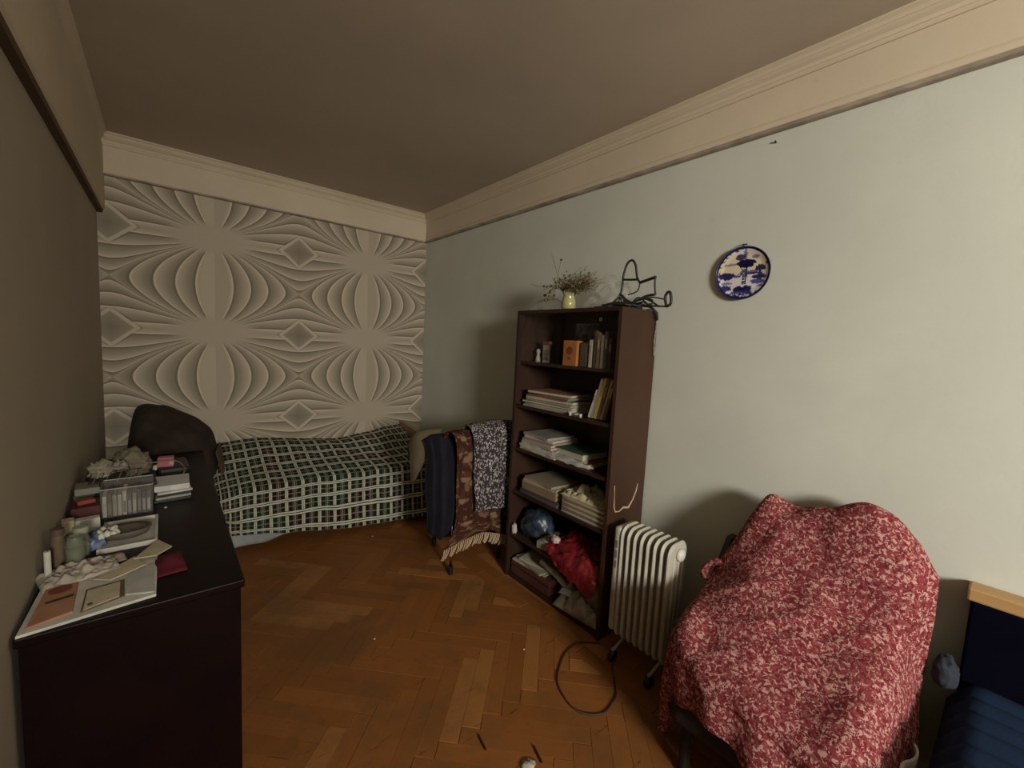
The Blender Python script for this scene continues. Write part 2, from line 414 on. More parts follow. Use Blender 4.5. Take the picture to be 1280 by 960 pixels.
for k, (xa, xb) in enumerate(((XB, -.44), (-.44, -.36), (-.36, -.28), (-.28, -.2), (-.2, -.12), (-.12, 0))):
    y = -.13*k-.02
    while y > YB:
        y1 = max(YB, y-.468); pl = [(xa, y1), (xb, y1), (xb, y), (xa, y)]; add_block(pl, (xa+xb)/2, (y+y1)/2, None); y = y1
obj('parquet_block', rest, PARQ, floor, kind='stuff')
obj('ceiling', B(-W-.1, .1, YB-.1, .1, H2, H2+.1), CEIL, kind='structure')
obj('wall_right', B(0, .1, YB-.1, .1, -.05, H2+.05), WALL, kind='structure')
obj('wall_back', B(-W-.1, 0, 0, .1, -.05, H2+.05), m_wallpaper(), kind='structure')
obj('wall_left', B(-W-.12, -W, YB, 0, -.05, H2+.05), m_wall('left_wall_tone', (.40, .345, .27)), kind='structure')  # even base colour, darker and warmer than the right wall
bm = bmesh.new()
box(bm, -W-.12, WX0, YB-.1, YB, -.05, H2+.05); box(bm, WX1, 0, YB-.1, YB, -.05, H2+.05)
box(bm, WX0, WX1, YB-.1, YB, -.05, WZ0); box(bm, WX0, WX1, YB-.1, YB, WZ1, H2+.05)
obj('wall_front', bm, WALL, kind='structure')
wn = obj('added_window_1', B(WX0, WX1, YB-.09, YB-.08, WZ0, WZ1), GLASS, kind='structure')  # unseen window, added as the opening for the main light
bm = bmesh.new()
for a, b, c, d in ((WX0, WX1, WZ0, WZ0+.05), (WX0, WX1, WZ1-.05, WZ1), (WX0, WX0+.05, WZ0, WZ1), (WX1-.05, WX1, WZ0, WZ1)): box(bm, a, b, YB-.1, YB-.05, c, d)
obj('window_frame', bm, cm('white_window_paint', (.6, .6, .57), .4), wn)
obj('window_sill', B(WX0-.05, WX1+.05, YB-.05, YB+.12, WZ0-.04, WZ0), cm('white_window_paint', (.6, .6, .57), .4), wn)
def moulding(prof, a, b, nrm):              # profile (distance from wall, z) swept from a to b
    bm = bmesh.new(); rings = []
    for p in (a, b): rings.append([bm.verts.new((p[0]+nrm[0]*d, p[1]+nrm[1]*d, z)) for d, z in prof])
    n = len(prof)
    for i in range(n): j = (i+1) % n; bm.faces.new((rings[0][i], rings[0][j], rings[1][j], rings[1][i]))
    bm.faces.new(rings[0]); bm.faces.new(rings[1][::-1]); return bm
crown = [(0, H2-.085), (.030, H2-.085), (.036, H2-.078), (.036, H2-.070), (.028, H2-.062), (.034, H2-.050), (.048, H2-.040), (.056, H2-.032), (.050, H2-.026), (.058, H2-.014), (.070, H2-.006), (.070, H2), (0, H2)]
frz = [(0, H1), (.016, H1), (.024, H1+.006), (.026, H1+.016), (.024, H1+.028), (.024, H2-.08), (0, H2-.08)]
fr2 = [(0, H1), (.02, H1+.002), (.030, H1+.012), (.030, H1+.03), (.024, H1+.045), (.022, H2-.08), (0, H2-.08)]
obj('trim_1', moulding(fr2, (0, YB, 0), (0, 0, 0), (-1, 0)), FRZ, kind='structure')
LIP = cm('greyish_shade_lip', (.32, .27, .21), .8, scale=6, var=.3)  # shadow line under the frieze is put into the lip colour
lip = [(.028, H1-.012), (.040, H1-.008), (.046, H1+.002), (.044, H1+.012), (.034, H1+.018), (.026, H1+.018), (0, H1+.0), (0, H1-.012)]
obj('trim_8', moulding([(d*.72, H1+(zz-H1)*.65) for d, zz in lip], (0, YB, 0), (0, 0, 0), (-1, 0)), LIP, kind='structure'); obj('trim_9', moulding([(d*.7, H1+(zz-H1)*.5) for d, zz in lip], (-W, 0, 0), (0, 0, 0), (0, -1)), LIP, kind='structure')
obj('trim_2', moulding(frz, (-W, 0, 0), (0, 0, 0), (0, -1)), FRZ, kind='structure')
obj('trim_3', moulding(crown, (0, YB, 0), (0, 0, 0), (-1, 0)), FRZ, kind='structure')
obj('trim_4', moulding(crown, (-W, 0, 0), (0, 0, 0), (0, -1)), FRZ, kind='structure')
HL = 2.395
obj('trim_5', moulding([(0, HL+.02), (.034, HL+.02), (.044, HL+.03), (.044, H2-.08), (0, H2-.08)], (-W, YB, 0), (-W, 0, 0), (1, 0)), FRZ, kind='structure')
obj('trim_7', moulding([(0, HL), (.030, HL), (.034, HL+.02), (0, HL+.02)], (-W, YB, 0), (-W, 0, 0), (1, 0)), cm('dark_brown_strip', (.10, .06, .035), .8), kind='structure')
obj('trim_6', moulding(crown, (-W, YB, 0), (-W, 0, 0), (1, 0)), FRZ, kind='structure')
bb = cm('brown_skirting', (.13, .06, .03), .5)
obj('baseboard_right', B(-.018, 0, YB, 0, 0, .07), bb, kind='structure'); obj('baseboard_back', B(-W, -.018, -.018, 0, 0, .07), bb, kind='structure'); obj('baseboard_left', B(-W, -W+.018, YB, -.018, 0, .07), bb, kind='structure')
obj('nail', T([(0.001, -3.367, 2.607), (-.012, -3.367, 2.608)], .004), IRON, label='small dark nail in the green wall just below the cream frieze', cat='nail')

# ---------------------------------------------------------------- wall plate
def plate():
    c = Vector((-.002, -3.281, 2.024)); R = .125
    t = thing('wall_plate', 'blue and white painted windmill plate hanging on the pale green wall', 'plate', c-Vector((0, 0, R)))
    M = Matrix(((0, 0, -1), (-1, 0, 0), (0, 1, 0)))      # plate axis -> -x, plate x -> -y, plate y -> z
    white = (.84, .82, .84); blue = (.035, .04, .22); mid = (.20, .21, .50); yel = (.84, .78, .56)
    ell = [  # x, y, rx, ry, colour, density in plate radii
        (0, .35, 1.3, .42, yel, .55), (-.12, .62, .20, .12, blue, .75), (.05, .72, .06, .22, mid, .6), (.10, .38, .34, .14, blue, .95), (.10, .28, .26, .07, blue, .9), (.42, .60, .14, .07, mid, .6),
        (-.50, .36, .24, .05, mid, .5), (.62, .16, .20, .12, blue, .85), (.38, .02, .16, .09, mid, .7), (.30, -.02, .5, .035, blue, .8), (-.62, -.08, .34, .15, blue, .85), (-.30, -.10, .25, .05, mid, .8),
        (.60, -.16, .24, .10, blue, .85), (.55, -.34, .26, .09, mid, .85), (-.62, -.55, .26, .12, blue, .8), (-.6, -.36, .2, .05, mid, .6), (-.12, -.62, .20, .13, blue, .9), (.18, -.62, .22, .15, blue, .9),
        (-.02, -.76, .45, .10, mid, .8), (.70, -.50, .2, .035, blue, .6), (.05, .02, .16, .14, mid, .6)]
    bm = bmesh.new(); cl = bm.loops.layers.color.new('Col'); n = 96; m_ = 48
    def col(x, y):
        rr = math.hypot(x, y); k = white; a = math.atan2(y, x)
        nn = noise.noise(Vector((x*9, y*9, 3)))
        for ex, ey, rx, ry, cc, d in ell:
            if ((x-ex)/rx)**2+((y-ey)/ry)**2 < 1+nn*.7: k = tuple(k[i]*(1-d)+cc[i]*d for i in range(3))
        wdt = .06+(-.30-y)*.09                                 # mill tower tapering upward
        if -.42 < y < .02 and abs(x-.03) < wdt: k = blue if noise.noise(Vector((x*20, y*20, 1))) > -.1 else white
        for s in (1, -1):                                       # sails crossing at the cap
            if abs((y-.06)-s*(x-.03)*1.3) < .022 and abs(x-.03) < .16 and y < .3: k = blue
        if abs(x-.12) < .022 and -.42 < y < .3: k = blue
        if y < -.78 and abs(noise.noise(Vector((x*6, y*22, 8)))) < .12: k = white
        elif y < -.76: k = (.07, .09, .32)
        if rr > .86 and nn > .12: k = mid
        if rr > .935: k = (.10, .09, .20)
        return k
    prof = lambda q: .006+.010*max(0, (q-.72)/.28)**1.3
    V = [[bm.verts.new(M @ Vector((R*q/m_*math.cos(2*PI*k/n), R*q/m_*math.sin(2*PI*k/n), prof(q/m_)))+c) for k in range(n)] for q in range(1, m_+1)]
    ctr = bm.verts.new(M @ Vector((0, 0, .006))+c)
    def paint(fc):
        for lp in fc.loops:
            d = M.transposed() @ (lp.vert.co-c); lp[cl] = (*col(-d.x/R*-1, d.y/R), 1)
    for q in range(m_-1):
        for k in range(n): paint(bm.faces.new((V[q][k], V[q][(k+1) % n], V[q+1][(k+1) % n], V[q+1][k])))
    for k in range(n): paint(bm.faces.new((ctr, V[0][(k+1) % n], V[0][k])))
    obj('painted_face', bm, m_attr('glazed_delft', .45, .25), t, smooth='keep')
    obj('rim', lathe(bmesh.new(), [(R*.55, 0), (R*.6, .001), (R, .011), (R*1.02, .015), (R*1.02, .0185), (R*.995, .0185), (R*.985, .0155)], c, 64, M, False), cm('blue_rim', (.03, .035, .14), .3), t, smooth=True)
    obj('hanging_hook', T([(-.004, -3.281, 2.148), (-.02, -3.276, 2.156), (-.012, -3.270, 2.163), (-.004, -3.286, 2.163), (-.02, -3.290, 2.157)], .0022, sm=4), IRON, t)
plate()

# ---------------------------------------------------------------- bed along the end wall
bed = thing('bed', 'low bed with a tan wooden footboard along the patterned end wall', 'bed', (-1.1, -.45, 0))
obj('base', B(-1.92, -.27, -.62, -.06, .10, .36), cm('grey_bed_base', (.07, .065, .055), .9), bed)
obj('mattress', B(-1.93, -.27, -.66, -.04, .36, .44, bev=.02), cm('grey_ticking', (.25, .25, .24), .9), bed)
bm = bmesh.new(); box(bm, -.265, -.225, -.80, -.03, .08, .715, rx=0)
for v in bm.verts:
    if v.co.z > .5: v.co.z += (v.co.y+.42)*.12
obj('footboard', bm, TANW, bed)
for x, y in ((-1.86, -.56), (-1.86, -.1), (-.31, -.56), (-.31, -.1)): obj('leg', CB(x, y, 0, .05, .05, .10), DARKW, bed)
xs = [-1.975, -1.93, -1.80, -1.55, -1.25, -.95, -.65, -.42, -.275]
back = [.60, .655, .685, .70, .665, .635, .66, .70, .715]; mid_ = [.50, .57, .60, .615, .61, .60, .60, .62, .62]; fe = [.36, .44, .475, .49, .49, .495, .50, .505, .505]
fy = [-.66, -.68, -.70, -.72, -.75, -.78, -.81, -.85, -.87]
rows = [[(x, -.03, b) for x, b in zip(xs, back)], [(x, -.20, (b+m_)/2+.01) for x, b, m_ in zip(xs, back, mid_)], [(x, -.45, m_*.6+e*.4) for x, m_, e in zip(xs, mid_, fe)],
        [(x, y+.05, e+.012) for x, e, y in zip(xs, fe, fy)], [(x, y, e-.025) for x, e, y in zip(xs, fe, fy)], [(x, y-.012, .30 if i else .22) for i, (x, y) in enumerate(zip(xs, fy))],
        [(x, y-.02-(.02 if i % 2 else 0), z) for i, (x, y, z) in enumerate(zip(xs, fy, [.16, .17, .15, .12, .075, .05, .04, .045, .05]))]]
fn_b = net(rows)
lens = [0, .18, .45, .72, .76, .97, 1.20]
def blk(a, b):
    p = fn_b(a, b); q = b*6
    s = max(0, min(1, 1-abs(q-4.9)*.6))
    p.y -= .035*math.exp(-((a-.12)/.14)**2)*s; p.z += .010*nz(p, 5, 3)+.005*nz(p, 14, 7)
    p.y += .012*nz(p, 6, 11)*(q > 3.5)
    if q > 3.4:                                # sagging fold at the left
        g = math.exp(-((q-(4.35+a*3.2))/.22)**2)*max(0, 1-a*2.4); p.y -= .035*g; p.z -= .006*g
    return p
bm = grid(blk, 110, 84)
uvl = bm.loops.layers.uv.active
for fc in bm.faces:
    for lp in fc.loops:
        a, b = lp[uvl].uv; q = b*6; i = min(5, int(q)); L_ = lens[i]+(lens[i+1]-lens[i])*(q-i); lp[uvl].uv = (a*1.78, L_)
obj('plaid_blanket', bm, PLAID, label='green and white plaid blanket spread over the bed', cat='blanket', solid=.008, smooth='keep')
obj('grey_undersheet', grid(lambda a, b: Vector((-1.87+a*.72, -.655-.05*a-.02*b+.01*math.sin(a*14), .235-b*(.235-.035-.10*a*a-.03*abs(nz((a, b, 0), 3))))), 30, 8), cm('pale_grey_sheet', (.30, .31, .32), .9), label='pale grey sheet hanging below the left end of the plaid blanket', cat='sheet', solid=.004, smooth='keep')
# dark throw heaped at the head of the bed, behind the desk
P = [[(-2.40, -.03, .60), (-2.36, -.03, 1.00), (-2.20, -.03, 1.01), (-2.05, -.03, .93), (-1.93, -.03, .80), (-1.885, -.03, .62)],
     [(-2.42, -.18, .58), (-2.36, -.16, .98), (-2.22, -.15, 1.02), (-2.06, -.15, .95), (-1.92, -.16, .83), (-1.87, -.16, .60)],
     [(-2.42, -.32, .56), (-2.33, -.30, .90), (-2.20, -.29, .93), (-2.06, -.29, .90), (-1.94, -.28, .80), (-1.88, -.28, .58)],
     [(-2.40, -.42, .52), (-2.30, -.41, .78), (-2.18, -.42, .82), (-2.06, -.42, .80), (-1.96, -.40, .72), (-1.90, -.38, .54)],
     [(-2.38, -.46, .46), (-2.30, -.47, .60), (-2.18, -.48, .62), (-2.06, -.48, .60), (-1.97, -.47, .56), (-1.92, -.45, .46)]]
fh = net(P)
def heap(a, b):
    p = fh(a, b); p.y -= .035*abs(nz(p, 7, 2)); p.z += .018*nz(p, 6, 4)+.008*math.sin(a*30+b*9)*b; p.y = min(p.y, -.02); return p
obj('brown_throw', grid(heap, 44, 32), cm('dark_brown_cloth', (.030, .019, .012), .9, var=.35), label='dark brown throw heaped against the patterned wall at the head of the bed', cat='throw', solid=.012, smooth='keep')
obj('brown_cloth_end', grid(net([[(-1.905, -.40, .70), (-1.885, -.33, .73), (-1.865, -.24, .74)], [(-1.880, -.44, .58), (-1.860, -.38, .60), (-1.845, -.28, .61)], [(-1.87, -.50, .50), (-1.84, -.44, .515), (-1.81, -.34, .53)]]), 12, 12), cm('russet_cloth', (.09, .055, .03), .8), label='narrow brown cloth end trailing from the throw onto the plaid blanket', cat='cloth', solid=.008, smooth='keep')

# ---------------------------------------------------------------- desk
DESKX[0] = True
dk = thing('desk', 'long dark mahogany sideboard desk against the left wall', 'desk', (-2.265, -1.5, 0))
X0, X1, Y0, Y1, DZ = -2.54, -1.985, -2.535, -.50, .75
obj('desk_top', B(X0, X1, Y0, Y1, DZ-.028, DZ, bev=.004), DESKW, dk)
obj('side_panel', B(X0+.01, X1-.012, Y0+.008, Y0+.03, 0, DZ-.028), DESKW, dk); obj('side_panel', B(X0+.01, X1-.012, Y1-.03, Y1-.01, 0, DZ-.028), DESKW, dk)
obj('back_panel', B(X0+.004, X0+.012, Y0+.03, Y1-.03, .05, DZ-.028), DESKW, dk); obj('plinth', B(X0+.02, X1-.04, Y0+.03, Y1-.03, 0, .06), DESKW, dk)
for k in range(4):
    ya = Y0+.035+k*.491; d = obj('door', B(X1-.032, X1-.012, ya, ya+.484, .065, DZ-.032, bev=.002), DESKW, dk)
    obj('handle', T([(X1-.012, ya+.44, .40), (X1+.012, ya+.44, .41), (X1+.012, ya+.44, .47), (X1-.012, ya+.44, .48)], .005), CHROME, d)

# ---------------------------------------------------------------- things on the desk
def mag(x, y, w, d, h, rz, m, label, z=DZ, name='paper_sheet', cat='paper', group=None, bev=0):
    return obj(name, CB(x, y, z, w, d, h, rz, bev), m, label=label, cat=cat, group=group)
def poly_item(name, pts, z, h, m, label, cat):
    bm = prism(pts, z, z+h, .001); bm.faces.new([v for v in bm.verts if abs(v.co.z-z) < 1e-6][::-1]) if False else None
    return obj(name, bm, m, label=label, cat=cat)
poly_item('drawing_board', [(-2.535, -2.53), (-2.232, -2.49), (-2.230, -2.15), (-2.528, -2.27)], DZ, .008, WHITEP, 'large pale board lying at the near end of the desk under cards and envelopes', 'board')
of = thing('orange_folder', 'orange folder lying at the near left corner of the desk', 'folder', (-2.477, -2.39, DZ+.009))
obj('cover', prism([(-2.518, -2.512), (-2.428, -2.480), (-2.436, -2.285), (-2.512, -2.29)], DZ+.009, DZ+.016), cm('orange_card', (.38, .19, .11), .7), of)
obj('dark_strip', CB(-2.468, -2.382, DZ+.016, .062, .010, .0015, .25), BLACK, of, label='thin black strip')
obj('red_oval_print', L([(0, 0), (.028, 0), (.028, .001), (0, .001)], (-2.475, -2.315, DZ+.0165), n=20), cm('dark_red_print', (.20, .05, .03), .7), of)
cdm = thing('calendar_card', 'cream printed card with a brown border beside the orange folder', 'card', (-2.362, -2.41, DZ+.009))
obj('border', prism([(-2.410, -2.492), (-2.312, -2.455), (-2.318, -2.335), (-2.412, -2.350)], DZ+.009, DZ+.012), cm('brown_border', (.14, .09, .05), .7), cdm)
obj('face', prism([(-2.406, -2.487), (-2.324, -2.453), (-2.328, -2.347), (-2.407, -2.360)], DZ+.012, DZ+.0135), CREAM, cdm)
obj('stamp', CB(-2.392, -2.458, DZ+.0135, .012, .016, .0006, .3), cm('grey_ink', (.12, .10, .08), .8), cdm)
poly_item('plastic_sleeve', [(-2.310, -2.452), (-2.236, -2.480), (-2.240, -2.262), (-2.310, -2.300)], DZ+.009, .005, cm('milky_plastic', (.46, .46, .43), .25), 'milky plastic sleeve at the near right corner of the pale board', 'sleeve')
def crumple(x, y, sx, sy, h, rz, seed, n=26, z=DZ, fq=14):
    def fn(a, b):
        px, py = (a-.5)*sx, (b-.5)*sy; e = math.sin(PI*a)**.4*math.sin(PI*b)**.4
        hh = z+.002+h*e*(.35+abs(nz((px, py, 0), fq, seed))*1.4+.3*nz((px, py, 0), fq*2.4, seed+3))
        return Vector((x+px*math.cos(rz)-py*math.sin(rz), y+px*math.sin(rz)+py*math.cos(rz), max(z+.0015, hh)))
    return grid(fn, n, n)
obj('crumpled_tissue', crumple(-2.445, -2.20, .20, .15, .030, .3, 4, n=44, z=DZ+.009, fq=34), cm('old_tissue', (.40, .35, .29), .95), label='crumpled greyish wrapping paper in front of the glass jars', cat='paper', smooth='keep', solid=.002)
obj('crumpled_wrapper', crumple(-2.39, -2.135, .13, .07, .02, .2, 8), cm('tan_tissue', (.36, .28, .22), .95), label='small crumpled tan wrapper beside the oval dish', cat='wrapper', smooth='keep', solid=.002)
poly_item('envelope', [(-2.400, -2.290), (-2.355, -2.325), (-2.262, -2.262), (-2.298, -2.170)], DZ+.012, .004, CREAM, 'beige envelope lying across the pale board, the lower of two', 'envelope')
poly_item('envelope', [(-2.300, -2.205), (-2.232, -2.215), (-2.186, -2.160), (-2.231, -2.065)], DZ+.018, .004, cm('manila', (.48, .42, .28), .8), 'beige envelope with pointed flap beside the dark red cloth, the upper of two', 'envelope')
obj('red_cloth', crumple(-2.195, -2.275, .085, .17, .02, .1, 12), cm('dark_red_cloth', (.10, .006, .016), .9), label='small folded dark red cloth near the desk edge', cat='cloth', smooth='keep', solid=.004)
tr = thing('white_tray', 'shallow white tray holding a brown oval dish', 'tray', (-2.325, -1.90, DZ))
bm = bmesh.new(); box(bm, -2.415, -2.232, -2.05, -1.75, DZ, DZ+.004); obj('tray_base', bm, WHITEP, tr)
for a in ((-2.415, -2.405, -2.05, -1.75), (-2.242, -2.232, -2.05, -1.75), (-2.405, -2.242, -2.05, -2.04), (-2.405, -2.242, -1.76, -1.75)): obj('rim', B(*a, DZ+.004, DZ+.018, bev=.002), WHITEP, tr)
bm = L([(0, 0), (.85, .0), (1, .5), (.98, .62), (.8, .35), (0, .3)], (0, 0, 0), n=32)
for v in bm.verts: v.co = Vector((v.co.x*.085-2.335, v.co.y*.062-1.935, DZ+.018+v.co.z*.045))
obj('oval_dish', bm, cm('brown_ceramic', (.13, .11, .085), .45), label='dark brown oval dish resting on the white tray', cat='dish', smooth=True)
fl = thing('hair_scrunchie', 'white ruffled flower hair tie on the blue packet', 'hair tie', (-2.392, -1.93, DZ+.02))
for k in range(9):
    a = 2*PI*k/9; obj('petal', blob((-2.392+.026*math.cos(a), -1.955+.026*math.sin(a), DZ+.032+.008*(k % 2)), .017, .014, .018, .25, 3, k, 2, rz=a), cm('white_ruffle', (.62, .60, .50), .9), fl, smooth=True)
obj('centre', blob((-2.392, -1.955, DZ+.04), .012, .012, .014, .2, 3, 5, 2), cm('dark_centre', (.08, .06, .05), .9), fl, smooth=True)
obj('blue_packet', blob((-2.435, -1.975, DZ), .045, .05, .045, .35, 2.6, 3, 3), cm('blue_white_film', (.12, .16, .28), .4, var=.8, scale=22), label='crumpled blue and white plastic packet beside the scrunchie', cat='packet', smooth=True)
def jar(x, y, r0, h, m, inner, label, name='glass_jar', cat='jar', lid=None):
    t = thing(name, label, cat, (x, y, DZ))
    obj('jar_body', L([(0, 0), (r0*.95, 0), (r0, .006), (r0, h*.72), (r0*.78, h*.86), (r0*.78, h*.97), (r0*.7, h), (r0*.7, h*.9), (r0*.92, h*.7), (r0*.92, .01), (0, .008)], (x, y, DZ)), m, t, smooth=True)
    obj('contents', L([(0, 0), (r0*.86, 0), (r0*.86, h*.45), (0, h*.47)], (x, y, DZ+.011), n=16), inner, t, smooth=True)
    if lid: obj('lid', L([(0, 0), (r0*.86, 0), (r0*.86, .02), (0, .022)], (x, y, DZ+h), n=20), lid, t)
    return t
JG = m_clear('greenish_jar_glass', (.30, .32, .24), .28, .08)
jar(-2.462, -2.115, .028, .115, JG, cm('green_brew', (.16, .17, .10), .5), 'tall greenish glass jar behind the crumpled wrapping paper')
jar(-2.508, -2.100, .022, .125, m_clear('brown_jar_glass', (.20, .15, .10), .6, .1), cm('brown_brew', (.07, .05, .035), .5), 'narrow brown glass bottle standing between candle and greenish jar', 'glass_bottle', 'bottle', cm('brown_cap', (.10, .07, .05), .5))
jar(-2.455, -2.045, .026, .10, JG, cm('pale_pills', (.40, .38, .32), .6), 'small clear jar with pale contents next to the blue packet', lid=cm('pale_green_lid', (.33, .36, .26), .5))
cn = thing('candle', 'slim white candle standing by the left wall at the desk corner', 'candle', (-2.520, -2.195, DZ)); obj('wax', T([(-2.520, -2.195, DZ+.009), (-2.520, -2.195, DZ+.105)], .009, n=14), WHITEP, cn, smooth=False); obj('wick', T([(-2.520, -2.195, DZ+.105), (-2.519, -2.195, DZ+.113)], .0012), BLACK, cn)
obj('white_box', CB(-2.515, -1.84, DZ, .035, .045, .085, .1, .002), CREAM, label='small upright cream carton beside the left wall', cat='box')
mag(-2.475, -1.765, .095, .04, .055, .12, WHITEP, 'low white carton with blue print behind the packets', name='white_carton', cat='box', bev=.002)
obj('foil_packet', blob((-2.475, -1.90, DZ), .055, .045, .035, .4, 3, 9, 3), cm('silver_blue_foil', (.38, .40, .38), .35, var=.6, scale=25), label='crumpled silvery packet in front of the white carton', cat='packet', smooth=True)
mag(-2.485, -1.62, .095, .13, .075, .08, cm('maroon_card', (.085, .02, .018), .6), 'maroon cardboard box to the left of the clear cassette organizer', name='maroon_box', cat='box', bev=.003)
obj('red_emblem_packet', CB(-2.487, -1.615, DZ+.075, .06, .05, .018, .3, .004), cm('red_print_box', (.26, .05, .04), .6), label='small red packet lying on top of the maroon box', cat='packet')
mag(-2.495, -1.47, .075, .12, .085, -.1, cm('dark_green_book', (.05, .075, .045), .6), 'dark green book lying behind the maroon box', name='book', cat='book', bev=.003)
mag(-2.495, -1.47, .085, .12, .03, .1, cm('grey_green_book', (.22, .22, .17), .6), 'grey-green book lying on the dark green book', z=DZ+.085, name='book', cat='book', bev=.003)
# clear organizer with cassettes
og = thing('cassette_organizer', 'clear plastic organizer box holding a row of cassettes', 'organizer', (-2.345, -1.58, DZ))
CP = m_clear('clear_plastic', (.42, .40, .36), .12, .1)
ox0, ox1, oy0, oy1, oh = -2.435, -2.252, -1.66, -1.50, .135
obj('box_base', B(ox0, ox1, oy0, oy1, DZ, DZ+.004), CP, og)
for a in ((ox0, ox1, oy0, oy0+.003), (ox0, ox1, oy1-.003, oy1), (ox0, ox0+.003, oy0+.003, oy1-.003), (ox1-.003, ox1, oy0+.003, oy1-.003)): obj('wall_panel', B(*a, DZ+.004, DZ+oh), CP, og)
obj('rim', T([(ox0, oy0, DZ+oh), (ox1, oy0, DZ+oh), (ox1, oy1, DZ+oh), (ox0, oy1, DZ+oh)], .0025, n=6, closed=True), m_clear('plastic_edge', (.5, .46, .40), .8), og)
cs = [('white', (.52, .50, .44)), ('brown', (.10, .07, .045)), ('tan', (.30, .26, .20)), ('pale beige', (.40, .36, .30)), ('cream', (.52, .47, .40)), ('black and white', (.10, .10, .10)), ('grey', (.22, .21, .20)), ('dark violet', (.075, .06, .08)), ('charcoal', (.05, .05, .055)), ('dark grey', (.11, .10, .105))]
for k, (nm, c) in enumerate(cs):
    x = ox0+.013+k*.0172
    t = thing('cassette', f'{nm} spined cassette case standing in the clear organizer', 'cassette', (x, -1.59, DZ+.004), 'cassettes in the clear organizer')
    hh = .098+.012*(k % 3 == 1); obj('case', B(x-.0075, x+.0075, -1.650, -1.53, DZ+.005, DZ+.005+hh, bev=.0015), cm(nm.replace(' ', '_')+'_case', c, .5), t)
    obj('spine_label', B(x-.005, x+.005, -1.6515, -1.650, DZ+.015, DZ+.07), cm('label_'+str(k % 3), ((.4, .38, .33), (.2, .17, .13), (.30, .28, .26))[k % 3], .7), t)
# items behind
obj('phone', CB(-2.32, -1.44, DZ, .16, .10, .095, .08, .006), BLACK, label='black boxy radio behind the clear organizer', cat='radio')
wr = thing('wire_letter_rack', 'dark wire rack lying on the pile behind the organizer', 'rack', (-2.42, -1.42, DZ+.115))
obj('rack_frame', T([(-2.49, -1.50, DZ+.125), (-2.31, -1.48, DZ+.125), (-2.30, -1.36, DZ+.14), (-2.49, -1.37, DZ+.14)], .003, n=6, closed=True), IRON, wr)
for k in range(8):
    x = -2.475+k*.022; obj('wire', T([(x, -1.50, DZ+.125), (x+.012, -1.37, DZ+.142)], .0018, n=5), IRON if k % 2 else cm('pale_wire', (.3, .27, .22), .5), wr)
obj('support_box', CB(-2.43, -1.37, DZ, .12, .16, .118, 0, .004), cm('dark_brown_box', (.04, .028, .022), .7), label='dark brown box under the wire rack', cat='box')
def tissue(c, s, seed, label, m, name='tissue_bundle'):
    obj(name, blob(c, *s, .45, 1.7, seed, 4), m, label=label, cat='tissue', smooth=True)
TI = cm('grey_tissue', (.30, .27, .20), .95)
tissue((-2.46, -1.33, DZ+.118), (.055, .07, .05), 21, 'crumpled grey-beige tissue on the wire rack beside the left wall', TI)
tissue((-2.395, -1.27, DZ+.118), (.04, .05, .035), 22, 'smaller crumpled tissue to the right on the wire rack', TI)
obj('khaki_bag', blob((-2.35, -1.12, DZ+.05), .085, .10, .10, .3, 1.6, 31, 4, rz=.5), cm('khaki_cloth', (.20, .175, .12), .9), label='khaki cloth bag slumped behind the tissues', cat='bag', smooth=True)
obj('black_case', CB(-2.36, -1.10, DZ, .22, .30, .05, .1, .01), cm('black_case_cloth', (.014, .013, .014), .6), label='flat black case under the khaki bag', cat='case')
obj('black_bottle', L([(0, 0), (.022, 0), (.024, .01), (.024, .09), (.012, .12), (.012, .15), (0, .15)], (-2.505, -1.20, DZ)), cm('dark_brown_bottle', (.03, .022, .018), .4), label='dark brown bottle behind the grey-beige tissue at the wall', cat='bottle', smooth=True)
obj('dark_handbag', CB(-2.17, -.98, DZ, .16, .26, .055, .05, .02), cm('black_vinyl', (.013, .013, .015), .35), label='flat black vinyl handbag with a white stud on the far desk half', cat='handbag')
pk = thing('pink_box', 'small pink carton standing on the black case', 'box', (-2.195, -1.10, DZ+.055))
obj('carton', CB(-2.200, -1.04, DZ+.055, .075, .05, .055, -.12, .002), cm('pink_card', (.46, .16, .17), .7), pk); obj('label_patch', CB(-2.174, -1.068, DZ+.066, .020, .002, .022, -.12), cm('pale_pink', (.60, .34, .33), .7), pk, label='pale pink patch')
obj('paper_scrap', blob((-2.25, -1.10, DZ+.052), .014, .02, .022, .4, 2, 44, 2), WHITEP, label='scrap of white paper beside the pink carton', cat='paper', smooth=True)
obj('hanger_tray', T([(-2.36, -1.22, DZ+.135), (-2.30, -1.20, DZ+.125), (-2.22, -1.19, DZ+.12), (-2.16, -1.18, DZ+.115), (-2.125, -1.23, DZ+.10), (-2.12, -1.30, DZ+.08), (-2.15, -1.40, DZ+.06), (-2.20, -1.46, DZ+.055), (-2.25, -1.48, DZ+.05)], .0035, n=7, sm=5), cm('taupe_cable', (.20, .14, .11), .5), label='taupe cable looping in front of the pink carton', cat='cable')
